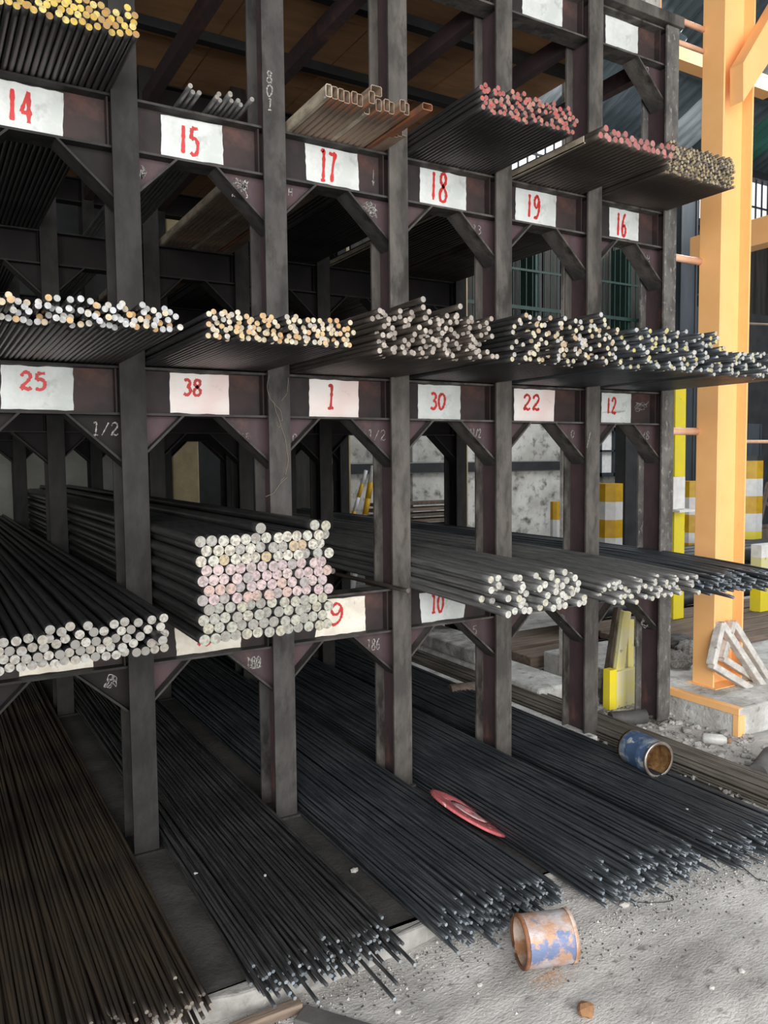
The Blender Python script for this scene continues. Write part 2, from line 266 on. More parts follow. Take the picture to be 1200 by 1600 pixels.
# ------------------------------------------------------------------ strokes: painted numbers and chalk
G = {
 '0': [[(.5,1),(.12,.8),(.05,.4),(.3,.02),(.62,.05),(.92,.4),(.88,.8),(.5,1)]],
 '1': [[(.22,.96),(.55,1),(.55,.5),(.5,0)], [(.2,.0),(.8,.02)]],
 'i': [[(.5,1),(.5,.5),(.48,0)]],
 '2': [[(.1,.75),(.25,.95),(.6,1),(.85,.78),(.65,.5),(.3,.25),(.08,.02)], [(.08,.02),(.4,.08),(.7,.0),(.95,.12)]],
 '3': [[(.12,.92),(.5,1),(.82,.8),(.6,.56),(.42,.54)], [(.42,.54),(.78,.45),(.88,.2),(.5,.0),(.1,.1)]],
 '4': [[(.72,0),(.7,.5),(.7,1)], [(.7,1),(.35,.65),(.05,.32)], [(.05,.32),(.5,.32),(1,.34)]],
 '5': [[(.85,.98),(.5,.96),(.2,.96)], [(.2,.96),(.18,.75),(.15,.56)], [(.15,.56),(.5,.62),(.85,.45),(.8,.12),(.45,0),(.1,.08)]],
 '6': [[(.75,1),(.4,.8),(.15,.4),(.25,.08),(.6,.0),(.88,.25),(.65,.48),(.3,.4)]],
 '7': [[(.05,.98),(.5,.94),(.95,1)], [(.95,1),(.6,.55),(.45,0)]],
 '8': [[(.5,.54),(.18,.72),(.28,.96),(.7,.97),(.82,.72),(.5,.54),(.12,.3),(.2,.03),(.72,.02),(.9,.28),(.5,.54)]],
 '9': [[(.85,.8),(.5,.98),(.12,.78),(.25,.5),(.6,.5),(.85,.8)], [(.85,.8),(.88,.45),(.7,.15),(.35,.0),(.1,.06)]],
 '/': [[(.9,1),(.1,0)]], 'L': [[(.2,1),(.15,0),(.8,.05)]], 'E': [[(.8,1),(.2,.95),(.15,.5),(.1,0),(.85,.05)], [(.15,.5),(.65,.52)]],
 '-': [[(.1,.5),(.9,.5)]], 'v': [[(.5,1),(.5,0)], [(.25,.3),(.5,0),(.75,.3)]], 'H': [[(.15,1),(.1,0)], [(.8,1),(.85,0)], [(.1,.45),(.85,.55)]],
 'o': [[(.5,.7),(.15,.5),(.3,.1),(.7,.1),(.85,.5),(.5,.7)]], 'n': [[(.1,0),(.15,.6),(.3,.6),(.35,0)], [(.35,.5),(.5,.65),(.6,.0)], [(.6,.5),(.8,.6),(.85,0)]],
 'a': [[(.8,.6),(.4,.65),(.15,.3),(.4,.0),(.8,.3)], [(.8,.65),(.8,.2),(.95,0)]], 'l': [[(.4,1),(.4,.2),(.6,0)]],
}
def smooth(pts, n=5):
    out = []; P = [pts[0]]+list(pts)+[pts[-1]]
    for i in range(1, len(P)-2):
        p0, p1, p2, p3 = P[i-1:i+3]
        for k in range(n):
            t = k/n
            out.append(tuple(0.5*((2*p1[j])+(-p0[j]+p2[j])*t+(2*p0[j]-5*p1[j]+4*p2[j]-p3[j])*t*t+(-p0[j]+3*p1[j]-3*p2[j]+p3[j])*t**3) for j in (0, 1)))
    out.append(pts[-1]); return out
def ribbon(mb, pts, wd, wrap, rng, rough=0.0):
    """a flat painted stroke; wrap turns (x, z, depth) into a point on the surface"""
    n = len(pts); base = len(mb.v)
    for i, p in enumerate(pts):
        a = pts[max(i-1, 0)]; b = pts[min(i+1, n-1)]; dx, dz = b[0]-a[0], b[1]-a[1]; l = math.hypot(dx, dz) or 1
        wv = wd*(0.5+rough*(rng.random()-.5))*(0.8 if i in (0, n-1) else 1.0)
        nx, nz = -dz/l*wv, dx/l*wv
        mb.v += [wrap(p[0]+nx, p[1]+nz, 1), wrap(p[0]-nx, p[1]-nz, 1)]
    for i in range(n-1):
        q = base+2*i; mb.f.append((q, q+1, q+3, q+2)); mb.mi.append(0); mb.sm.append(False)
def write(text, x, z, h, wch, stroke, surf_y, slant=0.0, gap=0.25, seed=1, rough=0.35, vertical=False, lift=0.0008):
    """text in strokes on the plane Y=surf_y with its lower left corner at x, z"""
    mb = MB(); rng = random.Random(seed); cx = x; cz = z; lay = 0
    for ch in text:
        if ch != ' ':
            for st in G[ch]:
                lay += 1
                pts = [(cx+(px+slant*pz)*wch, cz+pz*h) for (px, pz) in smooth(st)]
                yy = surf_y-lift-lay*0.00004
                ribbon(mb, pts, stroke, lambda a, b, c, yy=yy: (a, yy, b), rng, rough)
        if vertical: cz -= h*(1+gap)
        else: cx += wch*(1+gap)
    return mb
def scribble(x0, x1, z0, z1, n, seed, surf_y, stroke=0.003):
    rng = random.Random(seed); mb = MB(); pts = [(rng.uniform(x0, x1), rng.uniform(z0, z1))]
    for i in range(n):
        pts.append((x0+(x1-x0)*((i*0.37+rng.random()*0.4) % 1), z0+(z1-z0)*((i*0.61+rng.random()*0.5) % 1)))
    ribbon(mb, smooth(pts, 4), stroke, lambda a, b, c: (a, surf_y-0.0008, b), rng, 0.6)
    return mb

# ------------------------------------------------------------------ the setting: ground, slab, walls, roof
def ground_h(x, y):
    if x < 0.55: h = -0.06
    elif x < 1.5: h = -0.06+0.055*((x-0.55)/0.95)
    else: h = -0.005
    n = math.sin(x*7.1+y*3.3)*math.sin(y*6.3-x*2.1)*0.004+math.sin(x*19+y*23)*math.cos(y*17-x*13)*0.0022
    return h+n
def grid(x0, x1, y0, y1, step, hf):
    mb = MB(); nx = int((x1-x0)/step)+1; ny = int((y1-y0)/step)+1
    for j in range(ny):
        for i in range(nx):
            x = x0+(x1-x0)*i/(nx-1); y = y0+(y1-y0)*j/(ny-1); mb.v.append((x, y, hf(x, y)))
    for j in range(ny-1):
        for i in range(nx-1):
            a = j*nx+i; mb.f.append((a, a+1, a+nx+1, a+nx)); mb.mi.append(0); mb.sm.append(True)
    return mb
mb = grid(-2.5, 4.5, -4.2, 0.6, 0.04, ground_h)
mb.box((-14, -14, -0.5), (20, 12, -0.09))
tag(part('floor', mb, M['ground']), 'dusty grey concrete yard floor with soot and grit', kind='structure')
mb = MB()
N_ = 60; edge = []
for i in range(N_+1):
    x = -2.4+5.0*i/N_; edge.append((x, -0.975-0.02*math.sin(x*5)-0.008*math.sin(x*31)+(0.03 if x > 0.9 else 0)))
poly = edge+[(2.6, 5.2), (-2.4, 5.2)]
mb.prism(poly, 0.12, 0, 'z', -0.12)
tag(part('floor_slab', mb, M['slab'], bevel=0.012), 'low sooty concrete plinth under the whole rack', kind='structure')
mb = MB()
poly = [(x, y-0.004-0.004*math.sin(x*23)) for x, y in edge]+[(2.6, -0.90), (1.4, -0.93), (0.6, -0.915), (-0.4, -0.93), (-2.4, -0.91)]
mb.prism(poly, 0.12, 0, 'z', -0.1185)
tag(part('trim_1', mb, M['slab_edge'], bevel=0.01), 'pale worn edge of the concrete plinth', kind='structure')
# back wall, built in the pieces the photo shows
WY = 6.0
mb = MB()
mb.box((-6, WY, -0.1), (1.9, WY+0.2, 2.15))
tag(part('wall_back', mb, M['plaster']), 'dull plastered wall far behind the left bays', kind='structure')
mb = MB(); mb.box((-6, WY, 2.151), (3.449, WY+0.2, 6.4)); tag(part('wall_back_upper', mb, M['dark']), kind='structure')
mb = MB(); mb.box((1.9, WY+0.25, -0.1), (3.45, WY+0.4, 6.5)); tag(part('wall_back_recess', mb, M['dark']), kind='structure')
wr = empty('wall_back_right', (0, 0, 0), None, None); wr['kind'] = 'structure'
zc = 1.41
for i in range(8):
    mb = MB(); x0 = 3.45+i*1.6; mb.box((x0+0.02, WY, -0.1), (x0+1.58, WY+0.12, 1.355)); part('plaster_panel', mb, M['mottle'], wr, bevel=0.01)
    mb = MB(); mb.box((x0+0.02, WY, 1.50), (x0+1.58, WY+0.12, 2.23)); part('plaster_panel', mb, M['mottle'], wr, bevel=0.01)
mb = MB(); mb.box((3.45, WY-0.05, 1.36), (17, WY+0.1, 1.495)); part('rail', mb, M['dark'], wr)
# cladding boards above the plaster
i = 0; x = 3.45
proto = None
while x < 16.5:
    if proto is None:
        mb = MB(); mb.box((0.008, WY+0.03, 2.25), (0.172, WY+0.08, 5.42)); proto = part('cladding_board', mb, M['slat'], wr, bevel=0.006); o = proto
    else:
        o = proto.copy(); COL.objects.link(o); o.parent = wr
    o.location = (x, (i % 2)*0.03, 0); x += 0.18; i += 1
mb = MB(); mb.box((3.45, WY-0.1, 5.40), (17, WY+0.1, 5.52)); part('window_sill_rail', mb, M['dark'], wr)
mb = MB(); mb.box((-6, WY-0.1, 6.42), (17, WY+0.1, 6.55)); part('wall_plate', mb, M['dark'], wr)
# barred opening under the eaves
wb = empty('window_1', (0, 0, 0), None, None); wb['kind'] = 'structure'
em = bpy.data.materials.new('sky_glow'); em.use_nodes = True; eb = em.node_tree.nodes['Principled BSDF']
eb.inputs['Base Color'].default_value = (0.8, 0.82, 0.84, 1); eb.inputs['Emission Color'].default_value = (0.93, 0.97, 1, 1); eb.inputs['Emission Strength'].default_value = 0.85
mb = MB(); mb.box((3.5, WY+0.05, 5.53), (16.5, WY+0.06, 6.41)); part('sky_glow_sheet', mb, em, wb)  # glowing sheet added behind the bars in place of bright sky
mb = MB(); mb.box((0, WY-0.012, 5.5), (0.02, WY+0.012, 6.44)); me = mb.mesh('window_bar', [M['dark']])
x = 3.5
while x < 16: link('window_bar', me, wb, (x, 0, 0)); x += 0.17
mb = MB(); mb.box((3.5, WY-0.015, 5.95), (16.5, WY+0.015, 5.975)); part('window_rail', mb, M['dark'], wb)

# green welded mesh screen in front of the cladding
gm = empty('mesh_screen', (5.0, 5.6, 0), 'dark green welded mesh screen in front of the back wall cladding', 'fence')
mb = MB(); mb.box((-0.006, 0, 2.3), (0.006, 0.012, 4.7)); me = mb.mesh('mesh_wire', [M['green']])
x = 0.0
while x < 5.6: link('mesh_wire', me, gm, (x, 0, 0)); x += 0.115
for z, h in ((2.35, .03), (2.9, .025), (3.38, .03), (3.62, .05), (4.15, .03), (4.7, .04)):
    mb = MB(); mb.box((-0.05, -0.012, z), (5.7, 0.0, z+h)); part('mesh_rail', mb, M['green'], gm)
for x in (0.0, 1.9, 3.75, 5.6):
    mb = MB(); mb.box((x, 0.013, 2.25), (x+0.06, 0.36, 4.75)); part('screen_post', mb, M['green'], gm)

# sloping corrugated roof over the back yard, a green and some pale sheets among the dark
rf = empty('roof', (0, 0, 0), None, None); rf['kind'] = 'structure'
def sheet(width, ribs, y0, y1, z0, slope):
    mb = MB(); n = ribs*4
    for j, y in enumerate((y0, y1)):
        for i in range(n+1):
            q = i % 4; dz = 0.035 if q in (1, 2) else 0.0
            mb.v.append((width*i/n, y, z0+(y-y0)*slope+dz))
    for i in range(n): mb.f.append((i, i+1, n+1+i+1, n+1+i)); mb.mi.append(0); mb.sm.append(False)
    return mb
sh = {k: sheet(0.78, 4, 6.5, -1.2, 6.45, -0.42).mesh('roof_sheet', [M[k]]) for k in ('roof_sheet', 'roof_pale', 'roof_green')}
pat = ['roof_sheet', 'roof_pale', 'roof_sheet', 'roof_sheet', 'roof_pale', 'roof_green', 'roof_sheet', 'roof_pale', 'roof_sheet', 'roof_pale']
for i in range(22): link('roof_sheet', sh[pat[(i*3) % 10]], rf, (-0.2+i*0.77, 0, 0.004*(i % 2)))
for y in (0.0, 1.6, 3.2, 4.8):
    mb = MB(); z = 6.45+(6.5-y)*0.42; mb.box((-0.5, y-0.04, z-0.16), (16.6, y+0.04, z-0.01)); part('purlin', mb, M['dark'], rf)
# unseen left wall and roof over the rack, added to block sky light
mb = MB(); mb.box((-5.2, -2.5, -0.1), (-5.0, 6.2, 7)); tag(part('shade_wall_left', mb, M['wall_outside']), kind='structure')
mb = MB(); mb.box((-5.0, -1.6, 5.1), (2.9, 5.9, 5.2)); tag(part('shade_ceiling', mb, M['dark']), 'unseen dark roof added above the rack for shade', kind='structure')

# ------------------------------------------------------------------ the storage rack
rack = empty('storage_rack', (0, 0, 0), 'tall welded black steel bar rack with numbered white bays on a concrete plinth', 'rack')
PX = [-0.60, 0.0, 0.600, 1.197, 1.800, 2.408, 2.992]
FW, FD = 0.0972, 0.178
def post_mesh(h, ma='grey', mo='oxide'):
    mb = MB(); w2 = FW/2
    mb.box((-w2, 0, 0), (w2, 0.011, h), 0)
    mb.box((-0.004, 0.011, 0), (0.004, FD-0.011, h), 1)
    mb.box((-w2, FD-0.011, 0), (w2, FD, h), 0)
    mb.box((-w2+0.002, 0.0108, 0), (w2-0.002, 0.0114, h), 1)
    mb.box((-w2-0.02, -0.015, 0), (w2+0.02, FD+0.015, 0.010), 0)
    return mb.mesh('post', [M[ma], M[mo]])
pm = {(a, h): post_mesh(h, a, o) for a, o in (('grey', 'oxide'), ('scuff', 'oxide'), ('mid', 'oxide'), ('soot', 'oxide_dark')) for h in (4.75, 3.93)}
FR = [0.0, 2.0, 4.0]
for fi, fy in enumerate(FR):
    for k, px in enumerate(PX):
        link('post', pm[('soot' if fi or k < 2 else ('mid' if k == 2 else ('grey' if k < 6 else 'scuff')), 3.93 if k == 6 else 4.75)], rack, (px, fy, 0))  # inner frames coloured dark to imitate shade inside the rack
LV = [(0.7465, 0.950), (1.732, 1.918), (2.727, 2.925), (3.725, 3.925)]
WEB = 0.083
def beam_mesh(L_, h, ma='mid', mo='beam'):
    mb = MB()
    mb.box((0, WEB, 0.009), (L_, WEB+0.008, h-0.009), 1)
    mb.box((0, 0.032, 0), (L_, 0.146, 0.009), 0); mb.box((0, 0.032, h-0.009), (L_, 0.146, h), 0)
    mb.box((L_-0.052, 0.045, 0.009), (L_-0.046, WEB, h-0.009), 1)
    return mb.mesh('beam', [M[ma], M[mo]])
def bracket_mesh(sgn, w_=0.215, h=0.195, ma='mid', mo='oxide'):
    """corner haunch: web plate and the sloping flange under it; corner at the origin, running away in -z and sgn*x"""
    mb = MB()
    mb.prism([(0, 0), (sgn*w_, 0), (0, -h)], 0.008, 1, 'y', WEB)
    l = math.hypot(w_, h); nx, nz = -sgn*h/l*0.009, w_/l*0.009*1
    a, b = (sgn*w_, 0), (0, -h)
    o = (sgn*h/l*0.009, -w_/l*0.009)
    mb.prism([a, b, (b[0], b[1]-0.012), (a[0]+sgn*0.012, a[1])], 0.114, 0, 'y', 0.032)
    return mb.mesh('bracket', [M[ma], M[mo]])
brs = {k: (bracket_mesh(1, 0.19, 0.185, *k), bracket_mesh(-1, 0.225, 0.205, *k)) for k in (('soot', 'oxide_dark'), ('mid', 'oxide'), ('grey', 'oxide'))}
beams = {}
for fi, fy in enumerate(FR):
    for li, (z0, z1) in enumerate(LV):
        for b in range(6):
            x0 = PX[b]+0.004; x1 = PX[b+1]-0.004
            mk = ('soot', 'oxide_dark') if fi or b == 0 else (('mid', 'oxide') if b < 3 else ('grey', 'oxide')); brL, brR = brs[mk]  # inner beams and brackets carry the same painted shade; the left bay is sooty
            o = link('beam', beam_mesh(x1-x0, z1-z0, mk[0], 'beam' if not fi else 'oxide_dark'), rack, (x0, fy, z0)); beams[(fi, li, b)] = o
            if li < 3 or b == 5:
                link('bracket', brR, rack, (x1-0.0005, fy, z0-0.0002))
            if li < 3: link('bracket', brL, rack, (x0+0.0005, fy, z0-0.0002))
mb = MB(); mb.box((2.36, -0.02, 3.926), (3.06, 0.19, 3.985)); part('top_cap', mb, M['grey'], rack, bevel=0.004)
# depth members tying the frames together
for k in (1, 2, 3, 4, 5, 6):
    mb = MB(); mb.box((PX[k]-0.03, FD+0.001, 3.74), (PX[k]+0.03, 1.999, 3.83)); mb.box((PX[k]-0.03, 2+FD+0.001, 3.74), (PX[k]+0.03, 3.999, 3.83))
    part('tie_beam', mb, M['oxide'], rack)
# brown boarded deck on top, with its cross joists
for i in range(5):
    for j in range(3):
        mb = MB(); x0 = -0.55+i*0.715; y0 = 0.2+j*1.4
        mb.box((x0+0.006, y0+0.006, 3.99+0.004*((i+j) % 2)), (x0+0.709, y0+1.394, 4.008+0.004*((i+j) % 2))); part('deck_board', mb, M['deck'], rack)
for y in (0.74, 1.45, 2.6, 3.4):
    mb = MB(); mb.box((-0.6, y-0.03, 3.935), (3.03, y+0.03, 3.988)); part('joist', mb, M['dark'], rack)

# hand painted number patches: corners measured on the photo, laid on each beam's web
def patch(li, b, cor, matn, seed, label=None):
    bo = beams[(0, li, b)]; rng = random.Random(seed)
    P = [at(x, y, Y=WEB) for x, y in cor]; z0, z1 = LV[li]
    P = [(p.x-bo.location.x, min(max(p.z, z0+0.011), z1-0.011)-z0) for p in P]
    xa, xb = 0.001, PX[b+1]-PX[b]-0.009
    P = [(min(max(x, xa), xb), z) for x, z in P]
    mb = MB(); pts = []
    for i in range(4):
        a, c = P[i], P[(i+1) % 4]
        for k in range(8):
            t = k/8; j = 0.0022 if k else 0
            pts.append((a[0]+(c[0]-a[0])*t+rng.uniform(-j, j), a[1]+(c[1]-a[1])*t+rng.uniform(-j, j)))
    mb.prism(pts, 0.0012, 0, 'y', WEB-0.0013)
    o = part('number_patch', mb, M[matn], bo)
    if label: o['label'] = label
    return o
def number(li, b, text, px0, px1, py0, py1, seed=1, slant=0.06, stroke=0.0115, gap=0.22, wfrac=None):
    bo = beams[(0, li, b)]
    A = at(px0, py1, Y=WEB-0.002); B = at(px1, py0, Y=WEB-0.002)
    n = len(text); wch = (B.x-A.x)/(n+(n-1)*gap+slant)
    mb = write(text, A.x-bo.location.x, A.z-LV[li][0], B.z-A.z, wch, stroke, WEB-0.0014, slant, gap, seed, 0.3)
    return part('numeral', mb, M['red'], bo)
PT = [(2, 0, [(-3, 121), (99, 146), (98, 215), (-3, 200)], 'patch', '14', (10, 50, 145, 186)),
 (2, 1, [(251, 179), (347, 194), (349, 258), (252, 243)], 'patch', '15', (279, 311, 201, 238)),
 (2, 2, [(476, 220), (558, 236), (561, 298), (479, 281)], 'patch', '17', (499, 525, 240, 281)),
 (2, 3, [(656, 259), (728, 273), (728, 330), (656, 316)], 'patch', '18', (671, 699, 273, 311)),
 (2, 4, [(806, 291), (869, 305), (868, 355), (805, 344)], 'patch', '19', (822, 844, 307, 338)),
 (2, 5, [(952, 320), (998, 330), (997, 377), (952, 369)], 'patch', '16', (962, 979, 335, 367)),
 (1, 0, [(1, 562), (114, 569), (115, 641), (1, 639)], 'patch', '25', (31, 73, 583, 608)),
 (1, 1, [(265, 578), (357, 584), (358, 649), (266, 645)], 'patch_pink', '38', (286, 315, 594, 617)),
 (1, 2, [(483, 589), (560, 592), (560, 655), (483, 653)], 'patch_pink', '1', (509, 525, 603, 638)),
 (1, 3, [(653, 600), (719, 602), (719, 658), (653, 657)], 'patch', '30', (672, 696, 615, 639)),
 (1, 4, [(803, 605), (867, 606), (865, 660), (803, 658)], 'patch_pink', '22', (817, 844, 618, 640)),
 (1, 5, [(940, 611), (986, 612), (985, 662), (939, 660)], 'patch', '12', (947, 963, 622, 646)),
 (0, 0, [(28, 990), (145, 985), (146, 1042), (30, 1057)], 'patch_old', None, None),
 (0, 1, [(272, 970), (377, 960), (376, 1012), (276, 1027)], 'patch_old', '2', (308, 330, 968, 1009)),
 (0, 2, [(500, 938), (570, 931), (571, 987), (492, 1000)], 'patch_old', '9', (515, 537, 941, 977)),
 (0, 3, [(655, 927), (730, 921), (724, 967), (659, 975)], 'patch', '10', (673, 693, 929, 958)),
 (0, 4, [(803, 915), (865, 909), (862, 950), (803, 957)], 'patch_old', None, None),
 (0, 5, [(942, 900), (988, 896), (988, 930), (942, 938)], 'patch_old', None, None),
 (3, 4, [(816, -22), (879, -10), (878, 42), (816, 24)], 'patch', None, None),
 (3, 5, [(946, 22), (997, 38), (996, 84), (946, 68)], 'patch', None, None)]
for i, (li, b, cor, mn, tx, nb) in enumerate(PT):
    patch(li, b, cor, mn, 50+i)
    if tx:
        g = 0.22
        number(li, b, tx.replace('1', 'i') if tx in ('14', '15', '18', '19', '16', '12') else tx, nb[0], nb[1], nb[2], nb[3], 80+i, 0.1 if li else 0.05, 0.0145 if li == 2 else 0.0125, g)
# chalk jottings on the haunches, beams and posts
def chalk(text, px, py, hpx, y=WEB, stroke=0.0035, seed=1, slant=0.1, vertical=False, wr_=0.6):
    A = at(px, py, Y=y); B = at(px, py-hpx, Y=y); h = B.z-A.z
    o = part('chalk_mark', write(text, A.x, A.z, h, h*wr_, stroke, y, slant, 0.2, seed, 0.6, vertical), M['chalk'], rack); return o
def chalk_s(px0, py0, px1, py1, n, seed, y=WEB, stroke=0.003):
    A = at(px0, py1, Y=y); B = at(px1, py0, Y=y)
    part('chalk_mark', scribble(A.x, B.x, A.z, B.z, n, seed, y, stroke), M['chalk'], rack)
chalk_s(219, 258, 230, 288, 12, 3); chalk_s(362, 281, 388, 308, 26, 4); chalk('H', 450, 306, 13); chalk_s(560, 317, 592, 337, 24, 5, stroke=0.0022)
chalk('13', 738, 364, 13); chalk('v', 580, 289, 24, stroke=0.003, wr_=0.3); chalk('801', 416, 128, 18, y=0.0, stroke=0.005, vertical=True, wr_=0.55)
chalk('1/2', 143, 680, 20, stroke=0.005); chalk('LE', 378, 686, 9); chalk('1/2', 574, 688, 16); chalk('11/2', 733, 684, 14, wr_=0.35); chalk('0', 892, 684, 12, stroke=0.004, wr_=0.55)
chalk('3/8', 997, 686, 12); chalk_s(990, 627, 1014, 645, 14, 9, stroke=0.0022); chalk_s(163, 1051, 184, 1076, 16, 6); chalk('180', 384, 1046, 18, stroke=0.005, wr_=0.4); chalk_s(386, 1026, 410, 1046, 18, 16)
chalk('186', 573, 1017, 17, stroke=0.004, wr_=0.4); chalk('5', 738, 992, 14); chalk('2', 1010, 38, 12); chalk('2', 1008, 118, 14); chalk('H', 1010, 410, 12)
chalk_s(874, 958, 886, 975, 10, 21, stroke=0.003); chalk_s(1001, 960, 1014, 985, 9, 22, stroke=0.0025); chalk('0', 457, 690, 12, stroke=0.004)
chalk('/', 916, 700, 26, y=0.0, stroke=0.003, wr_=0.35); chalk_s(940, 640, 985, 646, 8, 31, y=WEB-0.0014, stroke=0.0015)
# thin wires hung on the second post
mb = MB()
rng = random.Random(3)
for P in ([(420, 585), (418, 610), (426, 628), (437, 640), (441, 655), (436, 668), (432, 660)], [(427, 628), (434, 650), (444, 680), (450, 715), (446, 742), (438, 752)], [(449, 745), (436, 758), (428, 770), (415, 776)], [(450, 590), (449, 612), (440, 626)]):
    Q = [(at(x, y, Y=-0.005)) for x, y in P]; xs_ = smooth([(q.x, q.z) for q in Q], 5)
    mb.tube([(x, -0.005-0.003*math.sin(i*1.3), z) for i, (x, z) in enumerate(xs_)], 0.0009, 5)
tag(part('hanging_wire', mb, M['wire']), 'thin tangled wire hanging on the second post from the left', 'wire')

# ------------------------------------------------------------------ bars
def bar_mesh(name, L_, r, sag, side, mats, n=10, bend=0.0, wave=0.0, ph=0.0):
    mb = MB(); ys = [0, 0.05, 0.2, 0.4, 0.7, 1.1, 2.0, 3.0, 4.0, 5.0, L_]
    pts = []
    for y in ys:
        t = max(0.0, 1-y/1.1); pts.append((bend*t*t+wave*math.sin(y*1.7+ph), y, -sag*t*t))
    mb.tube(pts, r, n, 0, True, 1)
    me = mb.mesh(name, mats); return me
def pack(x0, x1, r, n, seed, gap=1.03):
    """rest n round bars on the shelf between x0 and x1, each in the lowest hollow it finds"""
    rng = np.random.default_rng(seed); d = 2*r
    k = max(1, int((x1-x0)/(d*gap))); px = list(np.linspace(x0+r, x1-r, k)); pz = [r]*k
    px, pz = px[:n], pz[:n]
    while len(px) < n:
        c = rng.uniform(x0+r, x1-r, 70); X = np.array(px)[None, :]; Z = np.array(pz)[None, :]
        dx = np.abs(X-c[:, None]); h = np.where(dx < d, Z+np.sqrt(np.maximum(d*d-dx*dx, 0)), r)
        z = np.maximum(h.max(1), r); i = int(np.argmin(z+rng.uniform(0, r*0.5, 70))); px.append(float(c[i])); pz.append(float(z[i])+0.0004)
    return list(zip(px, pz))
def hexpack(x0, r, rows, cols, rng, jx=0.0):
    out = []
    for j in range(rows):
        for i in range(cols - (j % 2)):
            out.append((x0+r+2.06*r*i+(r*1.03 if j % 2 else 0)+rng.uniform(-jx, jx), r+j*r*1.745))
    return out
def bundle(name, label, group, pos, zbase, yend, r, side, end, jit=0.03, sag=0.02, L_=5.6, seed=1, n=10, far=0.06, yaw=0.002, nvar=4, cat='bar', wave=0.0, bend=0.0, shift=0.0):
    """one object per bar; bars of a bundle share a few meshes that differ in sag and bend"""
    rng = random.Random(seed)
    ms = [bar_mesh(name, L_, r, sag*(1+0.12*v), side, [M[side], M[end]] if isinstance(end, str) else [M[side], end], n, bend*(v-nvar/2), wave, v*1.9) for v in range(nvar)]
    src = None
    for (x, z) in pos:
        ye = yend-max(-2.2*jit, min(1.6*jit, rng.gauss(0, jit))) - (rng.random() < far)*rng.uniform(0.04, 0.16)
        if src is None:
            src = bpy.data.objects.new(name, ms[0]); o = src; tag(o, label, cat, group)
        else: o = src.copy()
        o.data = ms[rng.randrange(nvar)]
        COL.objects.link(o); o.location = (x+shift, ye, zbase+z); o.rotation_euler = (0, 0, rng.uniform(-yaw, yaw))
        if cat == 'rod' and z > 0.035 and yaw > 0.005 and rng.random() < 0.12: o.rotation_euler = (0, 0, rng.uniform(-3*yaw, 3*yaw))
    return src
Z0, Z1, Z2 = LV[0][1]+0.0005, LV[1][1]+0.004, LV[2][1]+0.0005
def bay(b): return PX[b]+0.051, PX[b+1]-0.051
# row of bays 14..16 (third level)
x0, x1 = bay(0); bundle('yellow_tipped_bar', 'dark steel bar with yellow painted tip resting above number 14', 'yellow tipped bars above number 14', pack(x0-0.03, x1+0.01, 0.0112, 92, 11), Z2, -0.41, 0.0112, 'bar', 'end_yellow', 0.010, 0.004, seed=1, far=0.0)
bundle('plain_short_bar', 'thin grey bar with plain end poking up above number 15', 'thin bars above number 15', [(0.215, .009), (0.238, .009), (0.262, .009), (0.33, .009), (0.35, .009), (0.37, .009), (0.392, .009), (0.414, .009), (0.436, .009), (0.458, .009), (0.345, .0265), (0.381, .0265)], Z2, -0.09, 0.009, 'bar_grey', 'end_grey', 0.02, -0.012, seed=2, far=0.0)
x0, x1 = bay(3); bundle('red_tipped_bar', 'dark steel bar with red sprayed tip resting above number 18', 'red tipped bars above number 18', pack(x0, x1, 0.0103, 112, 13), Z2, -0.54, 0.0103, 'bar', 'end_red', 0.012, 0.004, seed=3, far=0.04)
x0, x1 = bay(4); bundle('thick_red_tipped_bar', 'thicker bar with worn red tip in the two layers above number 19', 'worn red tipped bars above number 19', pack(x0+0.01, x1-0.01, 0.0142, 31, 14), Z2, -0.56, 0.0142, 'bar_brown', 'end_pink', 0.012, 0.004, seed=4, far=0.0)
x0, x1 = bay(5); bundle('thin_golden_rod', 'thin rod with golden rusty tip in the dense bundle above number 16', 'thin golden tipped rods above number 16', pack(x0+0.0, x1+0.02, 0.0076, 290, 15), Z2, -0.42, 0.0076, 'bar_brown', 'end_gold', 0.010, 0.004, seed=5, n=8, far=0.0)
# row of bays 25..12 (second level)
x0, x1 = bay(0); bundle('white_orange_tipped_bar', 'dark steel bar with white or orange tip resting above number 25', 'bars above number 25', pack(x0-0.03, x1+0.01, 0.0092, 104, 21, 1.0), Z1, -0.77, 0.0092, 'bar', 'end_white_orange', 0.03, -0.006, seed=6, far=0.05)
x0, x1 = bay(1); bundle('orange_tipped_bar', 'dark steel bar with cream or orange tip resting above number 38', 'bars above number 38', pack(x0, x1, 0.0088, 128, 22), Z1, -0.74, 0.0088, 'bar', 'end_orange', 0.022, -0.003, seed=7, far=0.02)
x0, x1 = bay(2); bundle('grey_brown_bar', 'grey brown steel bar with bare sawn end piled above number 1', 'bars above number 1', pack(x0, x1, 0.0098, 192, 23), Z1, -0.67, 0.0098, 'bar_brown', 'end_brown', 0.045, 0.0, seed=8, far=0.04, shift=0.03)
x0, x1 = bay(3); bundle('cream_tipped_bar', 'dark steel bar with cream sawn end piled above number 30', 'bars above number 30', pack(x0, x1, 0.0096, 215, 24), Z1, -0.75, 0.0096, 'bar', 'end_cream', 0.045, 0.0, seed=9, far=0.05, shift=0.01)
x0, x1 = bay(4); bundle('silver_yellow_tipped_bar', 'dark bar with silvery or yellow end piled above number 22', 'bars above number 22', pack(x0, x1, 0.0096, 205, 25), Z1, -0.75, 0.0096, 'bar_blue', 'end_silver_yellow', 0.05, 0.0, seed=10, far=0.05, shift=0.01)
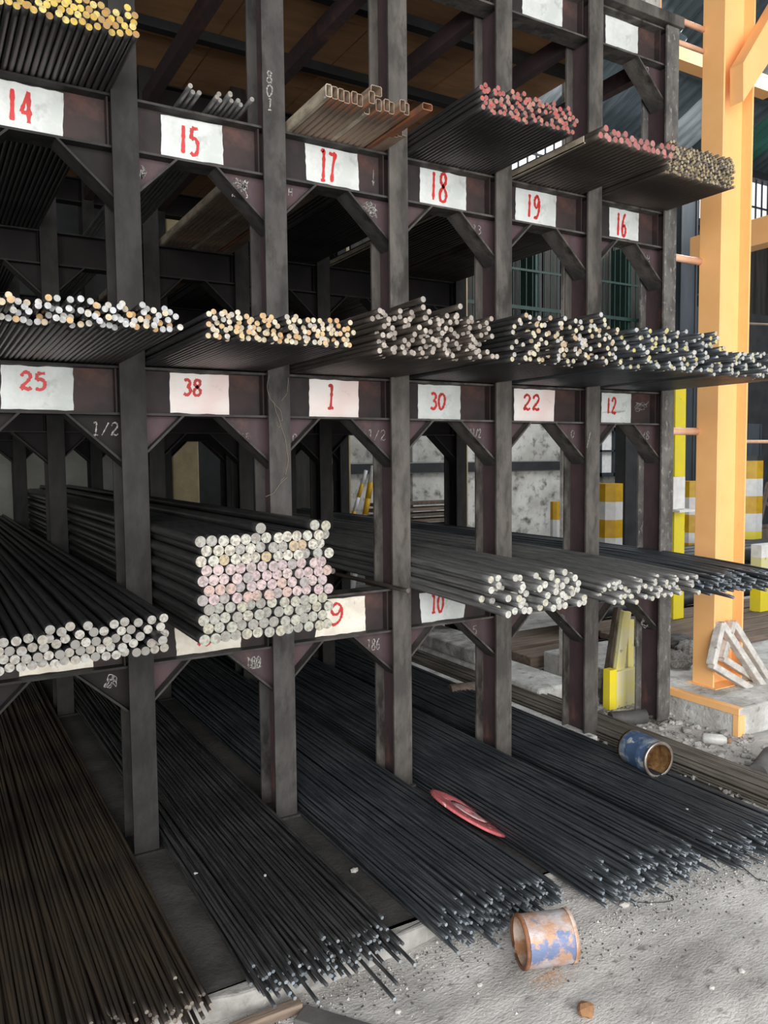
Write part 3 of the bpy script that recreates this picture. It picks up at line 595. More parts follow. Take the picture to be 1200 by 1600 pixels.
x0, x1 = bay(5); bundle('silver_tipped_bar', 'dark bar with silvery end piled above number 12', 'bars above number 12', pack(x0, x1, 0.0096, 135, 26), Z1, -0.76, 0.0096, 'bar_blue', 'end_silver', 0.05, 0.002, seed=11, far=0.05)
# lone longer rods
bundle('long_hollow_rod', 'single longer rod sticking up and out over the pile above number 1', None, [(0.80, 0.165)], Z1, -0.80, 0.0105, 'bar_brown', 'end_grey', 0, -0.012, seed=12, far=0, nvar=1)
# first level
rng = random.Random(4)
x0, x1 = bay(0); bundle('medium_round_bar', 'medium round bar with grey sawn end in the five layers left of the thick stack', 'medium round bars at lower left', pack(x0-0.04, x1+0.0, 0.0142, 74, 31, 1.0), Z0, -0.61, 0.0142, 'bar_shaded', 'end_grey', 0.012, 0.006, seed=13, far=0.02, n=12)
hp = hexpack(0.050, 0.0185, 11, 13, rng, 0.0008)
TZ = 'thick round bar with %s end in the tall stack left of number 9'
bundle('thick_round_bar', TZ % 'grey green sawn', 'grey green ended bars low in the thick stack', [p for p in hp if p[1] < 0.14], Z0, -0.585, 0.0185, 'bar', 'end_stack_grey', 0.009, 0.003, seed=14, far=0, n=16, yaw=0.001)
bundle('thick_round_bar', TZ % 'pink chalked', 'pink ended bars in the middle of the thick stack', [p for p in hp if 0.14 <= p[1] < 0.27], Z0, -0.585, 0.0185, 'bar', 'end_stack_pink', 0.009, 0.003, seed=15, far=0, n=16, yaw=0.001)
top = [p for p in hp if p[1] >= 0.27]
bundle('thick_round_bar', TZ % 'cream and orange', 'cream ended bars at the top of the thick stack', top, Z0, -0.585, 0.0185, 'bar', 'end_stack_white', 0.009, 0.003, seed=16, far=0, n=16, yaw=0.001)
zt = 0.0185+11*0.0185*1.745
bundle('thick_round_bar', 'loose thick round bar lying on top of the tall stack, nearer its left half', None, [(0.27, zt)], Z0, -0.60, 0.0185, 'bar', 'end_stack_grey', 0, 0.0, seed=17, far=0, n=16, nvar=1)
bundle('thick_round_bar', 'thick round bar in the loose pair lying on top of the stack at its right', 'pair on top of the thick stack', [(0.475, zt), (0.515, zt-0.004)], Z0, -0.585, 0.0185, 'bar', 'end_stack_grey', 0.01, 0.0, seed=18, far=0, n=16, nvar=1)
o = bundle('thin_pipe', 'thin dark pipe leaning out past the third post beside number 10', None, [(1.155, 0.012)], Z0+0.0, -0.12, 0.0105, 'bar_brown', 'end_dark', 0, 0.0, seed=19, far=0, nvar=1)
o.rotation_euler = (0.0, 0, 0.055)
x0, x1 = bay(3); bundle('grey_steel_bar', 'light grey round bar with pale sawn end in the bundle above number 10', 'grey bars above number 10', pack(x0-0.01, x1-0.06, 0.0148, 70, 33, 1.02), Z0, -0.64, 0.0150, 'bar_grey', 'end_silver', 0.05, 0.02, seed=20, far=0.0, n=12)
x0, x1 = bay(4); bundle('slim_grey_bar', 'slim grey bar with pale sawn end between the fourth and fifth posts', 'slim grey bars between fourth and fifth post', pack(x0-0.02, x1, 0.0115, 84, 34), Z0, -0.66, 0.0115, 'bar_grey', 'end_silver', 0.045, 0.03, seed=21, far=0.0)
x0, x1 = bay(5); bundle('thin_blue_black_rod', 'thin blue black rod in the flat bundle nearest the orange column', 'thin rods nearest the orange column', pack(x0-0.03, x1+0.04, 0.0075, 150, 35), Z0, -0.66, 0.0075, 'bar_blue', 'end_steel', 0.05, 0.04, seed=22, n=8, far=0.1)
# the far ends seen in empty bay 9: a few rods deep in the rack
bundle('dark_inner_rod', 'dark rod lying deep inside the bay above number 9', 'rods deep inside bay 9', pack(0.66, 1.10, 0.0145, 60, 36), Z0, 0.7, 0.0145, 'bar', 'end_dark', 0.15, 0.0, L_=5.0, seed=23, far=0)
# floor bundles
def floor_bundle(name, label, group, x0, x1, yend, r, n, side, end, seed, jit=0.05, L_=6.0, yaw=0.008, zb=0.0008):
    pos = pack(x0, x1, r, n, seed); mx = (x0+x1)/2
    return bundle(name, label, group, pos, zb, yend, r, side, end, jit, 0.0, L_, seed, 8, 0.02, yaw, 6, 'rod', 0.004, 0.004)
floor_bundle('rusty_floor_rod', 'thin rusty rod on the floor left of the leftmost post', 'rusty rods on the floor at far left', -0.62, -0.075, -1.0, 0.0058, 190, 'bar_rust', 'end_dark', 41, 0.05)
floor_bundle('black_floor_rod', 'thin black rod on the floor between the first and second posts', 'rods on the floor between first and second post', 0.065, 0.53, -1.02, 0.0058, 200, 'bar_floor', 'end_steel', 42, 0.045)
floor_bundle('blue_black_floor_rod', 'thin blue black rod on the floor between the second and third posts', 'rods on the floor between second and third post', 0.665, 1.14, -1.09, 0.0058, 260, 'bar_blue', 'end_steel', 43, 0.04)
floor_bundle('thin_floor_rod', 'thin rod on the floor between the third and fourth posts', 'rods on the floor between third and fourth post', 1.255, 1.745, -1.19, 0.0066, 235, 'bar_blue', 'end_steel', 44, 0.045)
floor_bundle('slender_floor_rod', 'slender rod on the floor between the fourth and fifth posts', 'rods on the floor between fourth and fifth post', 1.86, 2.30, -1.22, 0.0052, 250, 'bar_blue', 'end_steel', 45, 0.06)
floor_bundle('yellow_flecked_rod', 'greyish rod with yellow flecks on the floor behind the blue can', 'yellow flecked rods behind the blue can', 2.44, 2.64, -1.75, 0.0062, 80, 'bar_yellow_grey', 'end_steel', 46, 0.05)

# rectangular tubes above number 17
def rect_tube(w_, h, L_, t=0.003, c=0.005):
    mb = MB()
    def ring(a, b, cc): return [(-a+cc, -b), (a-cc, -b), (a, -b+cc), (a, b-cc), (a-cc, b), (-a+cc, b), (-a, b-cc), (-a, -b+cc)]
    o_, i_ = ring(w_/2, h/2, c), ring(w_/2-t, h/2-t, c*0.6)
    for y in (0, L_):
        for P in (o_, i_): mb.v += [(x, y, z) for x, z in P]
    for k in range(8):
        k2 = (k+1) % 8
        mb.f += [(k, k2, 16+k2, 16+k), (8+k2, 8+k, 24+k, 24+k2), (k2, k, 8+k, 8+k2), (16+k, 16+k2, 24+k2, 24+k)]
        mb.mi += [0]*4; mb.sm += [False]*4
    return mb
tb = {m_: rect_tube(0.027, 0.048, 5.2).mesh('rectangular_tube', [M[m_]]) for m_ in ('tube', 'tube_pale', 'tube_orange')}
R2 = random.Random(5)
xs = [0.684+0.0285*i for i in range(13)]
for i, x in enumerate(xs):
    o = link('rectangular_tube', tb['tube_pale' if i in (0, 7) else 'tube'], None, (x, -0.345+R2.uniform(-0.02, 0.03)+(0.07 if i == 7 else 0), Z2+0.0245))
    if i == 0: tag(o, 'pale dusty rectangular steel tube, outermost beside the second post', 'tube', 'rectangular tubes above number 17')
    else: tag(o, 'upright rectangular steel tube in the rusty row above number 17', 'tube', 'rectangular tubes above number 17')
o = link('rectangular_tube', tb['tube_orange'], None, (1.075, -0.42, Z2+0.014), (0, math.radians(90), 0)); tag(o, 'orange rusted rectangular tube lying flat at the right of the row above number 17', 'tube')
mb = rect_tube(0.05, 0.04, 5.2); o = part('square_tube', mb, M['tube'], None, (0.895, -0.33, Z2+0.0705), (0, 0, 0)); tag(o, 'larger square tube lying on top of the row above number 17', 'tube')
for i in range(4):
    mb = MB(); mb.box((0, 0, 0), (0.022, 5.0, 0.002)); mb.box((0, 0, 0.002), (0.002, 5.0, 0.022))
    o = part('angle_bar', mb, M['tube'], None, (1.075+i*0.0165, -0.12-0.01*i, Z2+0.0001+0.0025*i)); tag(o, 'short rusty angle bar beside the rectangular tubes above number 17', 'bar', 'angle bars above number 17')
# pale angle along the left edge of bundle 19
mb = MB(); mb.box((0, 0, 0), (0.004, 5.2, 0.03)); mb.box((0, 0, 0), (0.02, 5.2, 0.004))
tag(part('edge_angle', mb, M['tube_pale'], None, (1.853, -0.48, Z2+0.0002)), 'pale angle bar along the left side of the bars above number 19', 'bar')

# ------------------------------------------------------------------ things lying on the floor
def can(name, label, body, inside, loc, rot, length, r, seed, dents=0.004):
    root = empty(name, loc, label, 'can', rot=rot)
    rng = random.Random(seed); mb = MB(); n = 40
    prof = [(0, r), (0.01, r*1.0), (length*0.3, r), (length*0.33, r*1.012), (length*0.36, r), (length*0.66, r), (length*0.69, r*1.012), (length*0.72, r), (length-0.01, r)]
    mb.lathe(prof, n, 0)
    mb.lathe([(t, q-0.0012) for t, q in prof], n, 1)
    ph = rng.random()*6
    def dent(q): q.v = [(x, y*(1+dents*8*math.sin(3*math.atan2(z, y)+ph)*math.sin(x/length*3)), z*(1-dents*6*math.cos(2*math.atan2(z, y)+ph)*(0.4+x/length))) for x, y, z in q.v]
    dent(mb)
    part('shell', mb, [M[body], M[inside]], root)
    mb = MB(); mb.lathe([(-0.004, r*0.88), (-0.006, r*0.97), (-0.004, r*1.035), (0.004, r*1.045), (0.008, r*1.005), (0.004, r*0.985), (-0.004, r*0.88)], n, 0); dent(mb); part('rim', mb, M['rust'] if body == 'can_rust' else M['tin'], root)
    mb = MB(); mb.lathe([(length-0.012, 0.001), (length-0.012, r*0.98), (length-0.002, r*1.0), (length, r*1.03), (length-0.012, r*1.02)], n, 0); dent(mb); part('bottom', mb, M[inside], root)
    return root
p = at(846, 1478, Y=-1.24)
c1 = can('rusty_paint_can', 'rusty dented paint can with worn blue print lying on the yard floor', 'can_rust', 'rust_pale', tuple(at(813, 1471, Z=0.040)), (0, 0, 0), 0.165, 0.078, 3)
c1.rotation_euler = (0.3, math.radians(0), math.radians(-20))
c2 = can('blue_paint_can', 'blue and white printed paint can lying open end outwards on the floor rods', 'can_blue', 'rust_inside', tuple(at(1029, 1187, Z=0.142)), (0, 0, 0), 0.19, 0.082, 5, 0.0015)
c2.rotation_euler = (0.9, math.radians(0), math.radians(82))
mb = MB(); rr = 0.0828; rng = random.Random(8)
for k, (ch, u, h, wd) in enumerate([('a', 0.040, 0.05, 0.03), ('l', 0.075, 0.06, 0.016), ('-', 0.11, 0.03, 0.03), ('o', 0.15, 0.04, 0.02)]):
    for st in G[ch]:
        pts = [(u+a*wd, 2.2+b*h/rr) for a, b in smooth(st)]
        ribbon(mb, [(a, b*rr) for a, b in pts], 0.007, lambda a, b, c: (a, (rr+0.0015)*math.cos(b/rr), (rr+0.0015)*math.sin(b/rr)), rng, 0.3)
part('lettering', mb, M['stripe_white'], c2)
# worn red cutting disc
dr = empty('cutting_disc', (1.19, -0.52, 0.085), 'worn red cutting disc propped on the floor rods between two bundles', 'disc')
mb = MB(); mb.lathe([(-0.006, 0.022), (-0.006, 0.165), (-0.004, 0.178), (0.004, 0.178), (0.006, 0.165), (0.006, 0.022), (-0.006, 0.022)], 48, 0, 'z'); part('disc', mb, M['disc'], dr)
mb = MB(); mb.lathe([(0.0062, 0.024), (0.0068, 0.055), (0.0062, 0.085), (0.006, 0.024)], 40, 0, 'z'); part('hub_label', mb, M['disc_pale'], dr)
nrm = Vector((0.76, 0.0, 0.64)).normalized()
dr.rotation_euler = (math.radians(5), math.radians(30.5), 0)

def stone_mesh(seed, mat_, sub=2):
    bm = bmesh.new(); bmesh.ops.create_icosphere(bm, subdivisions=sub, radius=1); rng = random.Random(seed)
    for v in bm.verts:
        s = 1+rng.uniform(-0.22, 0.18); v.co = Vector((v.co.x*s, v.co.y*s*0.8, v.co.z*s*0.55))
    me = bpy.data.meshes.new('stone'); bm.to_mesh(me); bm.free(); me.materials.append(mat_); return me
stones = [stone_mesh(i, M['stone'], 1 if i % 2 else 2) for i in range(6)]
def rock(px, py, size, label, k=0, z=None, name='stone', mat_=None):
    zz = ground_h(*at(px, py, Z=-0.03)[:2]) if z is None else z
    p = at(px, py, Z=zz); me = stones[k % 6]
    if mat_: me = stone_mesh(k+40, mat_)
    o = link(name, me, None, (p.x, p.y, zz+size*0.38), (0, 0, k*1.3)); o.scale = (size,)*3; tag(o, label, 'stone'); return o
rock(976, 1416, 0.020, 'white stone just in front of the floor rods right of the rusty can', 0)
rock(15+395, 1568, 0.022, 'grey stone against the plinth edge at the bottom of the frame', 1)
rock(622, 1583, 0.011, 'small dark stone casting a shadow below the plinth, near the bottom edge', 2)
rock(651, 1497, 0.012, 'pebble close to the plinth edge left of the rusty can', 3)
rock(768, 1471, 0.010, 'small pale pebble just left of the rusty can', 4)
rock(750, 1540, 0.010, 'tan chip on the floor below left of the rusty can', 5)
rock(1158, 1519, 0.014, 'pale pebble on open floor at the lower right', 1)
rock(1112, 1545, 0.010, 'small white pebble on open floor at the lower right', 2)
rock(915, 1583, 0.032, 'flat rust crust on the floor below the rusty can', 3, name='rust_crust', mat_=M['crust'])
rock(554, 1362, 0.016, 'pale stone stuck between the floor rods left of the middle', 5, 0.0)
rock(1073, 1266, 0.008, 'tiny pale stone on the rods below the blue can', 2, 0.065)
rock(306, 1366, 0.008, 'tiny pale flake on the rods right of the leftmost post', 4, 0.06)
rock(414, 1369, 0.008, 'tiny tan flake on the black rods below the second post', 1, 0.06)
# loose grit along the plinth and over the yard: nobody could count it
mb = MB(); rng = random.Random(21)
for i in range(2600):
    if i < 1500:
        x = rng.uniform(-0.1, 2.2); y = -1.0-abs(rng.gauss(0, 0.09))-(0.22 if x > 1.0 else 0.0)
    else: x = rng.uniform(-0.2, 3.4); y = rng.uniform(-2.4, -1.05)
    z = ground_h(x, y); s = rng.uniform(0.0012, 0.004)*(1.6 if rng.random() < 0.1 else 1)
    n = len(mb.v); a = rng.random()*3
    mb.v += [(x+s*math.cos(a+t), y+s*math.sin(a+t), z-0.001) for t in (0, 2.1, 4.2)]+[(x, y, z+s*1.1)]
    mb.f += [(n, n+1, n+3), (n+1, n+2, n+3), (n+2, n, n+3)]; mb.mi += [0]*3; mb.sm += [False]*3
o = link('grit', mb.mesh('grit', [M['stone']])); tag(o, 'loose pale grit scattered along the plinth and the yard floor', 'grit', kind='stuff')
mb = MB(); rng = random.Random(22)
for i in range(900):
    x = rng.uniform(0.0, 2.9); y = -1.02-abs(rng.gauss(0, 0.13))-(0.2 if x > 1.0 else 0.0)
    z = ground_h(x, y); s = rng.uniform(0.002, 0.006)
    n = len(mb.v); a = rng.random()*3
    mb.v += [(x+s*math.cos(a+t), y+s*math.sin(a+t), z-0.001) for t in (0, 2.1, 4.2)]+[(x, y, z+s)]
    mb.f += [(n, n+1, n+3), (n+1, n+2, n+3), (n+2, n, n+3)]; mb.mi += [0]*3; mb.sm += [False]*3
o = link('soot_grit', mb.mesh('soot_grit', [M['slab']])); tag(o, 'dark crumbs swept against the rods and the plinth edge', 'grit', kind='stuff')
mb = MB(); rng = random.Random(23)
for i in range(420):
    p = at(858+rng.gauss(0, 15), 1528+rng.gauss(0, 9), Z=-0.03); z = ground_h(p.x, p.y); s_ = rng.uniform(0.0010, 0.0028)
    n = len(mb.v); a = rng.random()*3
    mb.v += [(p.x+s_*math.cos(a+t), p.y+s_*math.sin(a+t), z-0.0005) for t in (0, 2.1, 4.2)]+[(p.x, p.y, z+s_*0.6)]
    mb.f += [(n, n+1, n+3), (n+1, n+2, n+3), (n+2, n, n+3)]; mb.mi += [0]*3; mb.sm += [False]*3
o = link('rust_flakes', mb.mesh('rust_flakes', [M['crust']])); tag(o, 'orange rust flakes spilled just below the rusty can', 'flakes', kind='stuff')
def twig(P, r, label):
    mb = MB(); Q = smooth([(q.x, q.y) for q in (at(x, y, Z=-0.02) for x, y in P)], 4)
    mb.tube([(x, y, ground_h(x, y)+r+0.0005+0.002*abs(math.sin(i))) for i, (x, y) in enumerate(Q)], r, 6)
    tag(part('loose_wire', mb, M['dark']), label, 'wire')
twig([(1128, 1334), (1142, 1352), (1160, 1362), (1180, 1380), (1196, 1384)], 0.0016, 'black loose wire on the floor at the right edge')
twig([(1038, 1402), (1052, 1415), (1020, 1417), (990, 1414), (1000, 1422)], 0.0014, 'curled black wire on the floor right of the white stone')
twig([(1085, 1340), (1112, 1352), (1125, 1364)], 0.0014, 'short black wire end curling out from the rods between third and fourth posts')
# half buried board at the bottom edge
A, B = at(468, 1588, Z=-0.055), at(640, 1640, Z=-0.055)
mb = MB(); mb.beam(A, B, 0.07, 0.03); tag(part('buried_board', mb, M['log'], bevel=0.004), 'dark board half buried in the floor at the bottom edge', 'board')
A, B = at(360, 1612, Z=-0.045), at(470, 1570, Z=-0.045)
mb = MB(); mb.beam(A, B, 0.035, 0.03); tag(part('timber_strip', mb, M['wood'], bevel=0.004), 'pale timber strip along the plinth at the bottom edge', 'board')
# crumbs and dunnage by the right posts
mb = MB(); mb.box((2.335, -0.06, 0.0), (2.40, 1.9, 0.045)); tag(part('timber_batten', mb, M['wash'], bevel=0.008), 'whitewashed batten lying between rods behind the fifth post', 'board')
def log(name, A, B, r, mn, label, cat='pipe', z=None):
    mb = MB(); mb.tube([A, B], r, 20); mb2 = mb
    return tag(part(name, mb2, M[mn]), label, cat)
log('pipe_stub', (2.66, 0.10, 0.045), (2.86, 0.02, 0.05), 0.042, 'log', 'dusty black pipe stub at the foot of the last rack post')
log('pipe_stub', (2.93, -0.72, 0.045), (2.66, -0.83, 0.045), 0.044, 'log', 'dusty black pipe stub crossing under rods in front of the orange trimmed step')
log('timber_log', (2.18, 1.02, 0.05), (2.42, 0.96, 0.05), 0.05, 'wood_dark', 'short dark log behind the fourth post near the floor', 'log')
# dusty plastic bottle
bt = empty('plastic_bottle', (2.93, -0.40, 0.028), 'small dusty plastic bottle lying below the orange trimmed step', 'bottle', rot=(0, 0, math.radians(-50)))
mb = MB(); mb.lathe([(-0.07, 0.001), (-0.07, 0.024), (-0.06, 0.029), (0.03, 0.029), (0.055, 0.014)], 20, 0); part('body', mb, M['bottle'], bt)
mb = MB(); mb.lathe([(0.054, 0.001), (0.054, 0.015), (0.075, 0.015), (0.075, 0.001)], 16, 0); part('cap', mb, M['crust'], bt)
# rubble about the last post
mb = MB(); rng = random.Random(31)
def rub(x, y, z, s):
    n = len(mb.v); t = (1+5**.5)/2
    ico = [(-1,t,0),(1,t,0),(-1,-t,0),(1,-t,0),(0,-1,t),(0,1,t),(0,-1,-t),(0,1,-t),(t,0,-1),(t,0,1),(-t,0,-1),(-t,0,1)]
    a = rng.random()*6; ca, sa = math.cos(a), math.sin(a)
    for q in ico:
        k = s*0.55*rng.uniform(0.7, 1.15); mb.v.append((x+(q[0]*ca-q[1]*sa)*k, y+(q[0]*sa+q[1]*ca)*k, z+q[2]*k*0.7))
    fs = [(0,11,5),(0,5,1),(0,1,7),(0,7,10),(0,10,11),(1,5,9),(5,11,4),(11,10,2),(10,7,6),(7,1,8),(3,9,4),(3,4,2),(3,2,6),(3,6,8),(3,8,9),(4,9,5),(2,4,11),(6,2,10),(8,6,7),(9,8,1)]
    mb.f += [tuple(n+i for i in f) for f in fs]; mb.mi += [0]*20; mb.sm += [False]*20
for i in range(650):
    x = rng.uniform(2.62, 3.2); y = rng.uniform(-0.9, 1.2)
    rub(x, y, ground_h(x, min(y, 0.5))+0.005, abs(rng.gauss(0.008, 0.009))+0.003)
for i in range(160):
    x = rng.uniform(2.30, 2.47); y = rng.uniform(-1.3, 0.3); rub(x, y, 0.006, abs(rng.gauss(0.006, 0.006))+0.003)
o = link('rubble', mb.mesh('rubble', [M['rubble']])); tag(o, 'grey rubble crumbs around the foot of the last rack post', 'rubble', kind='stuff')

# dusty crumpled sacks on the step behind the last post
# ------------------------------------------------------------------ orange column and its step
SZ = 0.155
stp = empty('floor_step', (0, 0, 0), None, None); stp['kind'] = 'structure'
p1 = at(1152, 1150, Z=0.0)
mb = MB(); xs0, ys0 = 3.13, -0.39
mb.box((xs0, ys0, -0.05), (9, 1.2, SZ)); part('concrete_block', mb, M['wash'], stp, bevel=0.012)
mb = MB(); mb.box((xs0-0.006, ys0-0.006, SZ-0.035), (xs0, 0.12, SZ+0.004)); mb.box((xs0, ys0-0.006, SZ+0.0005), (xs0+0.035, 0.12, SZ+0.006))
part('edge_trim', mb, M['orange'], stp, bevel=0.0015)
mb = MB(); mb.box((xs0-0.006, ys0-0.006, 0.0), (xs0, ys0+0.03, SZ-0.036)); mb.box((xs0, ys0-0.007, 0.0), (xs0+0.05, ys0-0.001, SZ-0.036)); part('corner_trim', mb, M['orange'], stp, bevel=0.0015)
cb = at(1115.5, 1073, Z=SZ)   # front edge of the near flange, (3.40, -0.02)
cb.x -= 0.022; cb.y -= 0.02
colr = empty('orange_column', (cb.x, cb.y, SZ), 'tall orange painted steel H column beside the right end of the rack', 'column')
HX, HF = 0.155, 0.150
q = at(1127, 600, Y=cb.y); mb = MB()
w2 = at(1167, 500, Y=cb.y).x-cb.x
d1 = 0.105
mb.box((-0.012, 0, 0), (0, HF, 5.6)); part('flange', mb, M['orange'], colr, bevel=0.003)
HX = at(1163, 900, Y=cb.y).x-cb.x
mb = MB(); mb.box((HX-0.012, 0, 0), (HX, HF, 5.6)); part('flange', mb, M['orange'], colr, bevel=0.003)
mb = MB(); mb.box((0.0005, HF/2-0.006, 0), (HX-0.0125, HF/2+0.006, 5.6)); part('web', mb, M['orange'], colr)
mb = MB(); mb.box((-0.03, -0.03, -0.004), (HX+0.03, HF+0.03, 0.004)); part('base_plate', mb, M['orange'], colr)
# diagonal brace welded to the column
yb = cb.y-0.012
P = [at(1140, 168, Y=yb), at(1140, 108, Y=yb), at(1290, -150, Y=yb), at(1290, -60, Y=yb)]
mb = MB(); mb.prism([(v.x, v.z) for v in P], 0.09, 0, 'y', yb-0.09)
tag(part('diagonal_brace', mb, M['orange'], bevel=0.003), 'orange diagonal brace welded to the tall orange column', 'brace')
mb = MB(); rng = random.Random(3)
a_, b_ = P[0]-Vector((0.004, 0.095, 0)), P[1]-Vector((0.004, 0.095, 0))
# pipes between rack and column
for i, (py, r) in enumerate(((35, 0.016), (70, 0.014), (405, 0.021), (674, 0.022))):
    a = at(1070, py, Y=0.09)
    mb = MB(); mb.tube([(3.0, 0.09, a.z), (cb.x-0.011, 0.09, a.z)], r, 16)
    tag(part('spacer_pipe', mb, M['pipe_orange']), ['salmon pipe at the very top between rack and orange column', 'salmon pipe second from the top between rack and orange column', 'salmon pipe halfway up between rack and orange column', 'salmon pipe level with number 12, between rack and orange column'][i], 'pipe')
# far orange beams
def ybeam(px0, py0, X, h, wd, mn, label, y1=6.0, y0=-3.0):
    y1 = at(1078, 370, X=X).y
    p = at(px0, py0, X=X); mb = MB(); mb.box((X, y0, p.z-h), (X+wd, y1, p.z)); return tag(part('orange_beam', mb, M[mn], bevel=0.004), label, 'beam')
ybeam(1168, 345, 6.5, 0.26, 0.2, 'orange', 'orange roof beam running back behind the right of the orange column', 5.9, 0.6)
p = at(1075, 75, Y=2.2); mb = MB(); mb.box((3.9, 2.2, p.z-0.13), (7.2, 2.35, p.z+0.03)); tag(part('orange_beam', mb, M['orange']), 'short orange beam seen high between rack top and orange column', 'beam')
a = at(1030, 10, Y=1.2); mb = MB(); mb.box((a.x-0.15, 1.2, a.z-0.3), (a.x+0.01, 1.3, a.z+1.2)); tag(part('white_post', mb, M['old_white']), 'peeling white post above the top right corner of the rack', 'post')
a = at(985, 10, Y=1.4); mb = MB(); mb.box((a.x-0.1, 1.4, a.z-0.25), (a.x+0.35, 1.5, a.z+1.2)); tag(part('orange_plate', mb, M['orange']), 'orange plate glimpsed above the rack top by the white post', 'panel')
# thin white post inside bay 4, third level
a = at(883, 90, Y=1.0); b = at(889, 220, Y=1.0)
mb = MB(); mb.box((a.x, 1.0, 0.0), (a.x+0.03, 1.03, a.z)); tag(part('peeling_stake', mb, M['old_white']), 'thin peeling white stake standing behind the red tipped bars', 'stake')

# yellow post, white box on it
a = at(1062, 1000, Y=1.3); z0 = 0.0
yp = empty('yellow_post', (a.x, 1.3, 0), 'slim bright yellow steel post just right of the rack', 'post')
p0, p1 = at(1052, 1000, Y=1.3), at(1068, 1000, Y=1.3); t0, t1 = at(1056, 605, Y=1.3), at(1069, 605, Y=1.3)
wd = p1.x-p0.x
mb = MB(); dx = (t0.x-p0.x)
mb.quad8([(p0.x-a.x, 0, 0), (p1.x-a.x, 0, 0), (p1.x-a.x, 0.1, 0), (p0.x-a.x, 0.1, 0), (p0.x-a.x+dx, 0, 2.2), (p0.x-a.x+dx+wd, 0, 2.2), (p0.x-a.x+dx+wd, 0.1, 2.2), (p0.x-a.x+dx, 0.1, 2.2)])
part('shaft', mb, M['yellow'], yp, bevel=0.004)
mb = MB(); mb.box((-0.13, -0.02, 0.0), (0.13, 0.12, 0.02)); part('foot_plate', mb, M['yellow'], yp)
a = at(1052, 800, Y=1.2); b = at(1071, 745, Y=1.2)
wb_ = empty('white_box', (a.x, 1.2, a.z), 'small chipped white box fixed to the yellow post', 'box')
mb = MB(); mb.box((0, 0, 0.02), (b.x-a.x, 0.08, b.z-a.z)); part('casing', mb, M['white_paint'], wb_, bevel=0.004)
mb = MB(); mb.box((-0.02, -0.08, 0.0), (b.x-a.x+0.05, 0.08, 0.018)); part('ledge', mb, M['white_paint'], wb_, bevel=0.002)

# striped bollards
def bollard(px0, px1, py_top, Y, seq, pyb, label, lean=0.0, zb=0.0, name='striped_bollard'):
    a = at(px0, py_top, Y=Y); b = at(px1, py_top, Y=Y); wd = b.x-a.x; top = a.z
    root = empty(name, ((a.x+b.x)/2, Y, zb), label, 'bollard')
    zs = [at(px0, y, Y=Y).z for y in pyb]+[zb]
    for i in range(len(seq)):
        z1, z0 = zs[i]-zb, zs[i+1]-zb
        r = wd/2; poly = [(r*math.cos(t*math.pi/4+math.pi/8)*1.08, r*math.sin(t*math.pi/4+math.pi/8)*1.08) for t in range(8)]
        mb = MB(); mb.prism(poly, z1-z0, 0, 'z', z0); o = part('band', mb, M[seq[i]], root)
    if lean: root.rotation_euler = (0, lean, 0)
    return root
bollard(940, 967, 756, 2.6, ['amber', 'stripe_white', 'amber', 'stripe_white', 'amber', 'stripe_white'], [756, 784, 812, 840, 868, 896], 'yellow and white striped bollard seen through the rightmost bay')
bollard(1072, 1093, 752, 2.6, ['amber', 'stripe_white', 'amber', 'stripe_white', 'amber'], [752, 777, 804, 832, 848], 'yellow and white striped bollard just left of the orange column')
bollard(1160, 1183, 713, 3.2, ['dark', 'amber', 'stripe_white', 'amber', 'stripe_white', 'yellow', 'dark'], [712, 720, 748, 775, 802, 830, 842], 'yellow and white striped bollard right of the orange column')
bollard(862, 873, 784, 4.2, ['amber', 'stripe_white', 'amber'], [784, 812, 840], 'yellow and white striped bollard beside the fifth post, against the mottled wall')
# leaning striped poles
def pole(pts, Y, cols, r, label):
    a0, b0 = at(*pts[0], Y=Y), at(*pts[1], Y=Y); o0 = a0+(b0-a0)*(-(a0.z)/(b0.z-a0.z)); root = empty('striped_pole', o0, label, 'pole'); A = a0-o0; B = b0-o0; n = len(cols)
    mb = MB(); mb.tube([(0, 0, 0), A], r, 12); part('band', mb, M['stripe_white'], root)
    for i, c in enumerate(cols):
        mb = MB(); mb.tube([A.lerp(B, i/n), A.lerp(B, (i+1)/n)], r, 12); part('band', mb, M[c], root)
    return root
pole([(548, 820), (572, 735)], 5.0, ['amber', 'stripe_white', 'amber', 'stripe_white'], 0.022, 'thin leaning yellow and white pole seen left of the third post')
pole([(566, 830), (584, 728)], 5.1, ['stripe_white', 'amber', 'amber', 'stripe_white'], 0.035, 'thicker leaning yellow and white pole beside the thin one')
# khaki concrete columns by the back wall
def column(px0, px1, Y, mn, label, name='concrete_column', h=5.0):
    a, b = at(px0, 760, Y=Y), at(px1, 760, Y=Y); mb = MB(); mb.box((a.x, Y, 0), (b.x, Y+(b.x-a.x), h)); return tag(part(name, mb, M[mn], bevel=0.015), label, 'column')
column(270, 312, 5.55, 'khaki', 'khaki concrete column seen through the bay below number 38')
column(714, 732, 4.7, 'khaki', 'narrow khaki concrete column seen between the third and fourth posts')
column(534, 549, 5.4, 'khaki', 'narrow khaki concrete column seen left of the leaning striped poles')
column(452, 488, 5.5, 'slat', 'dull grey door panel seen left of the inner posts below number 1', 'door_panel', 2.0)
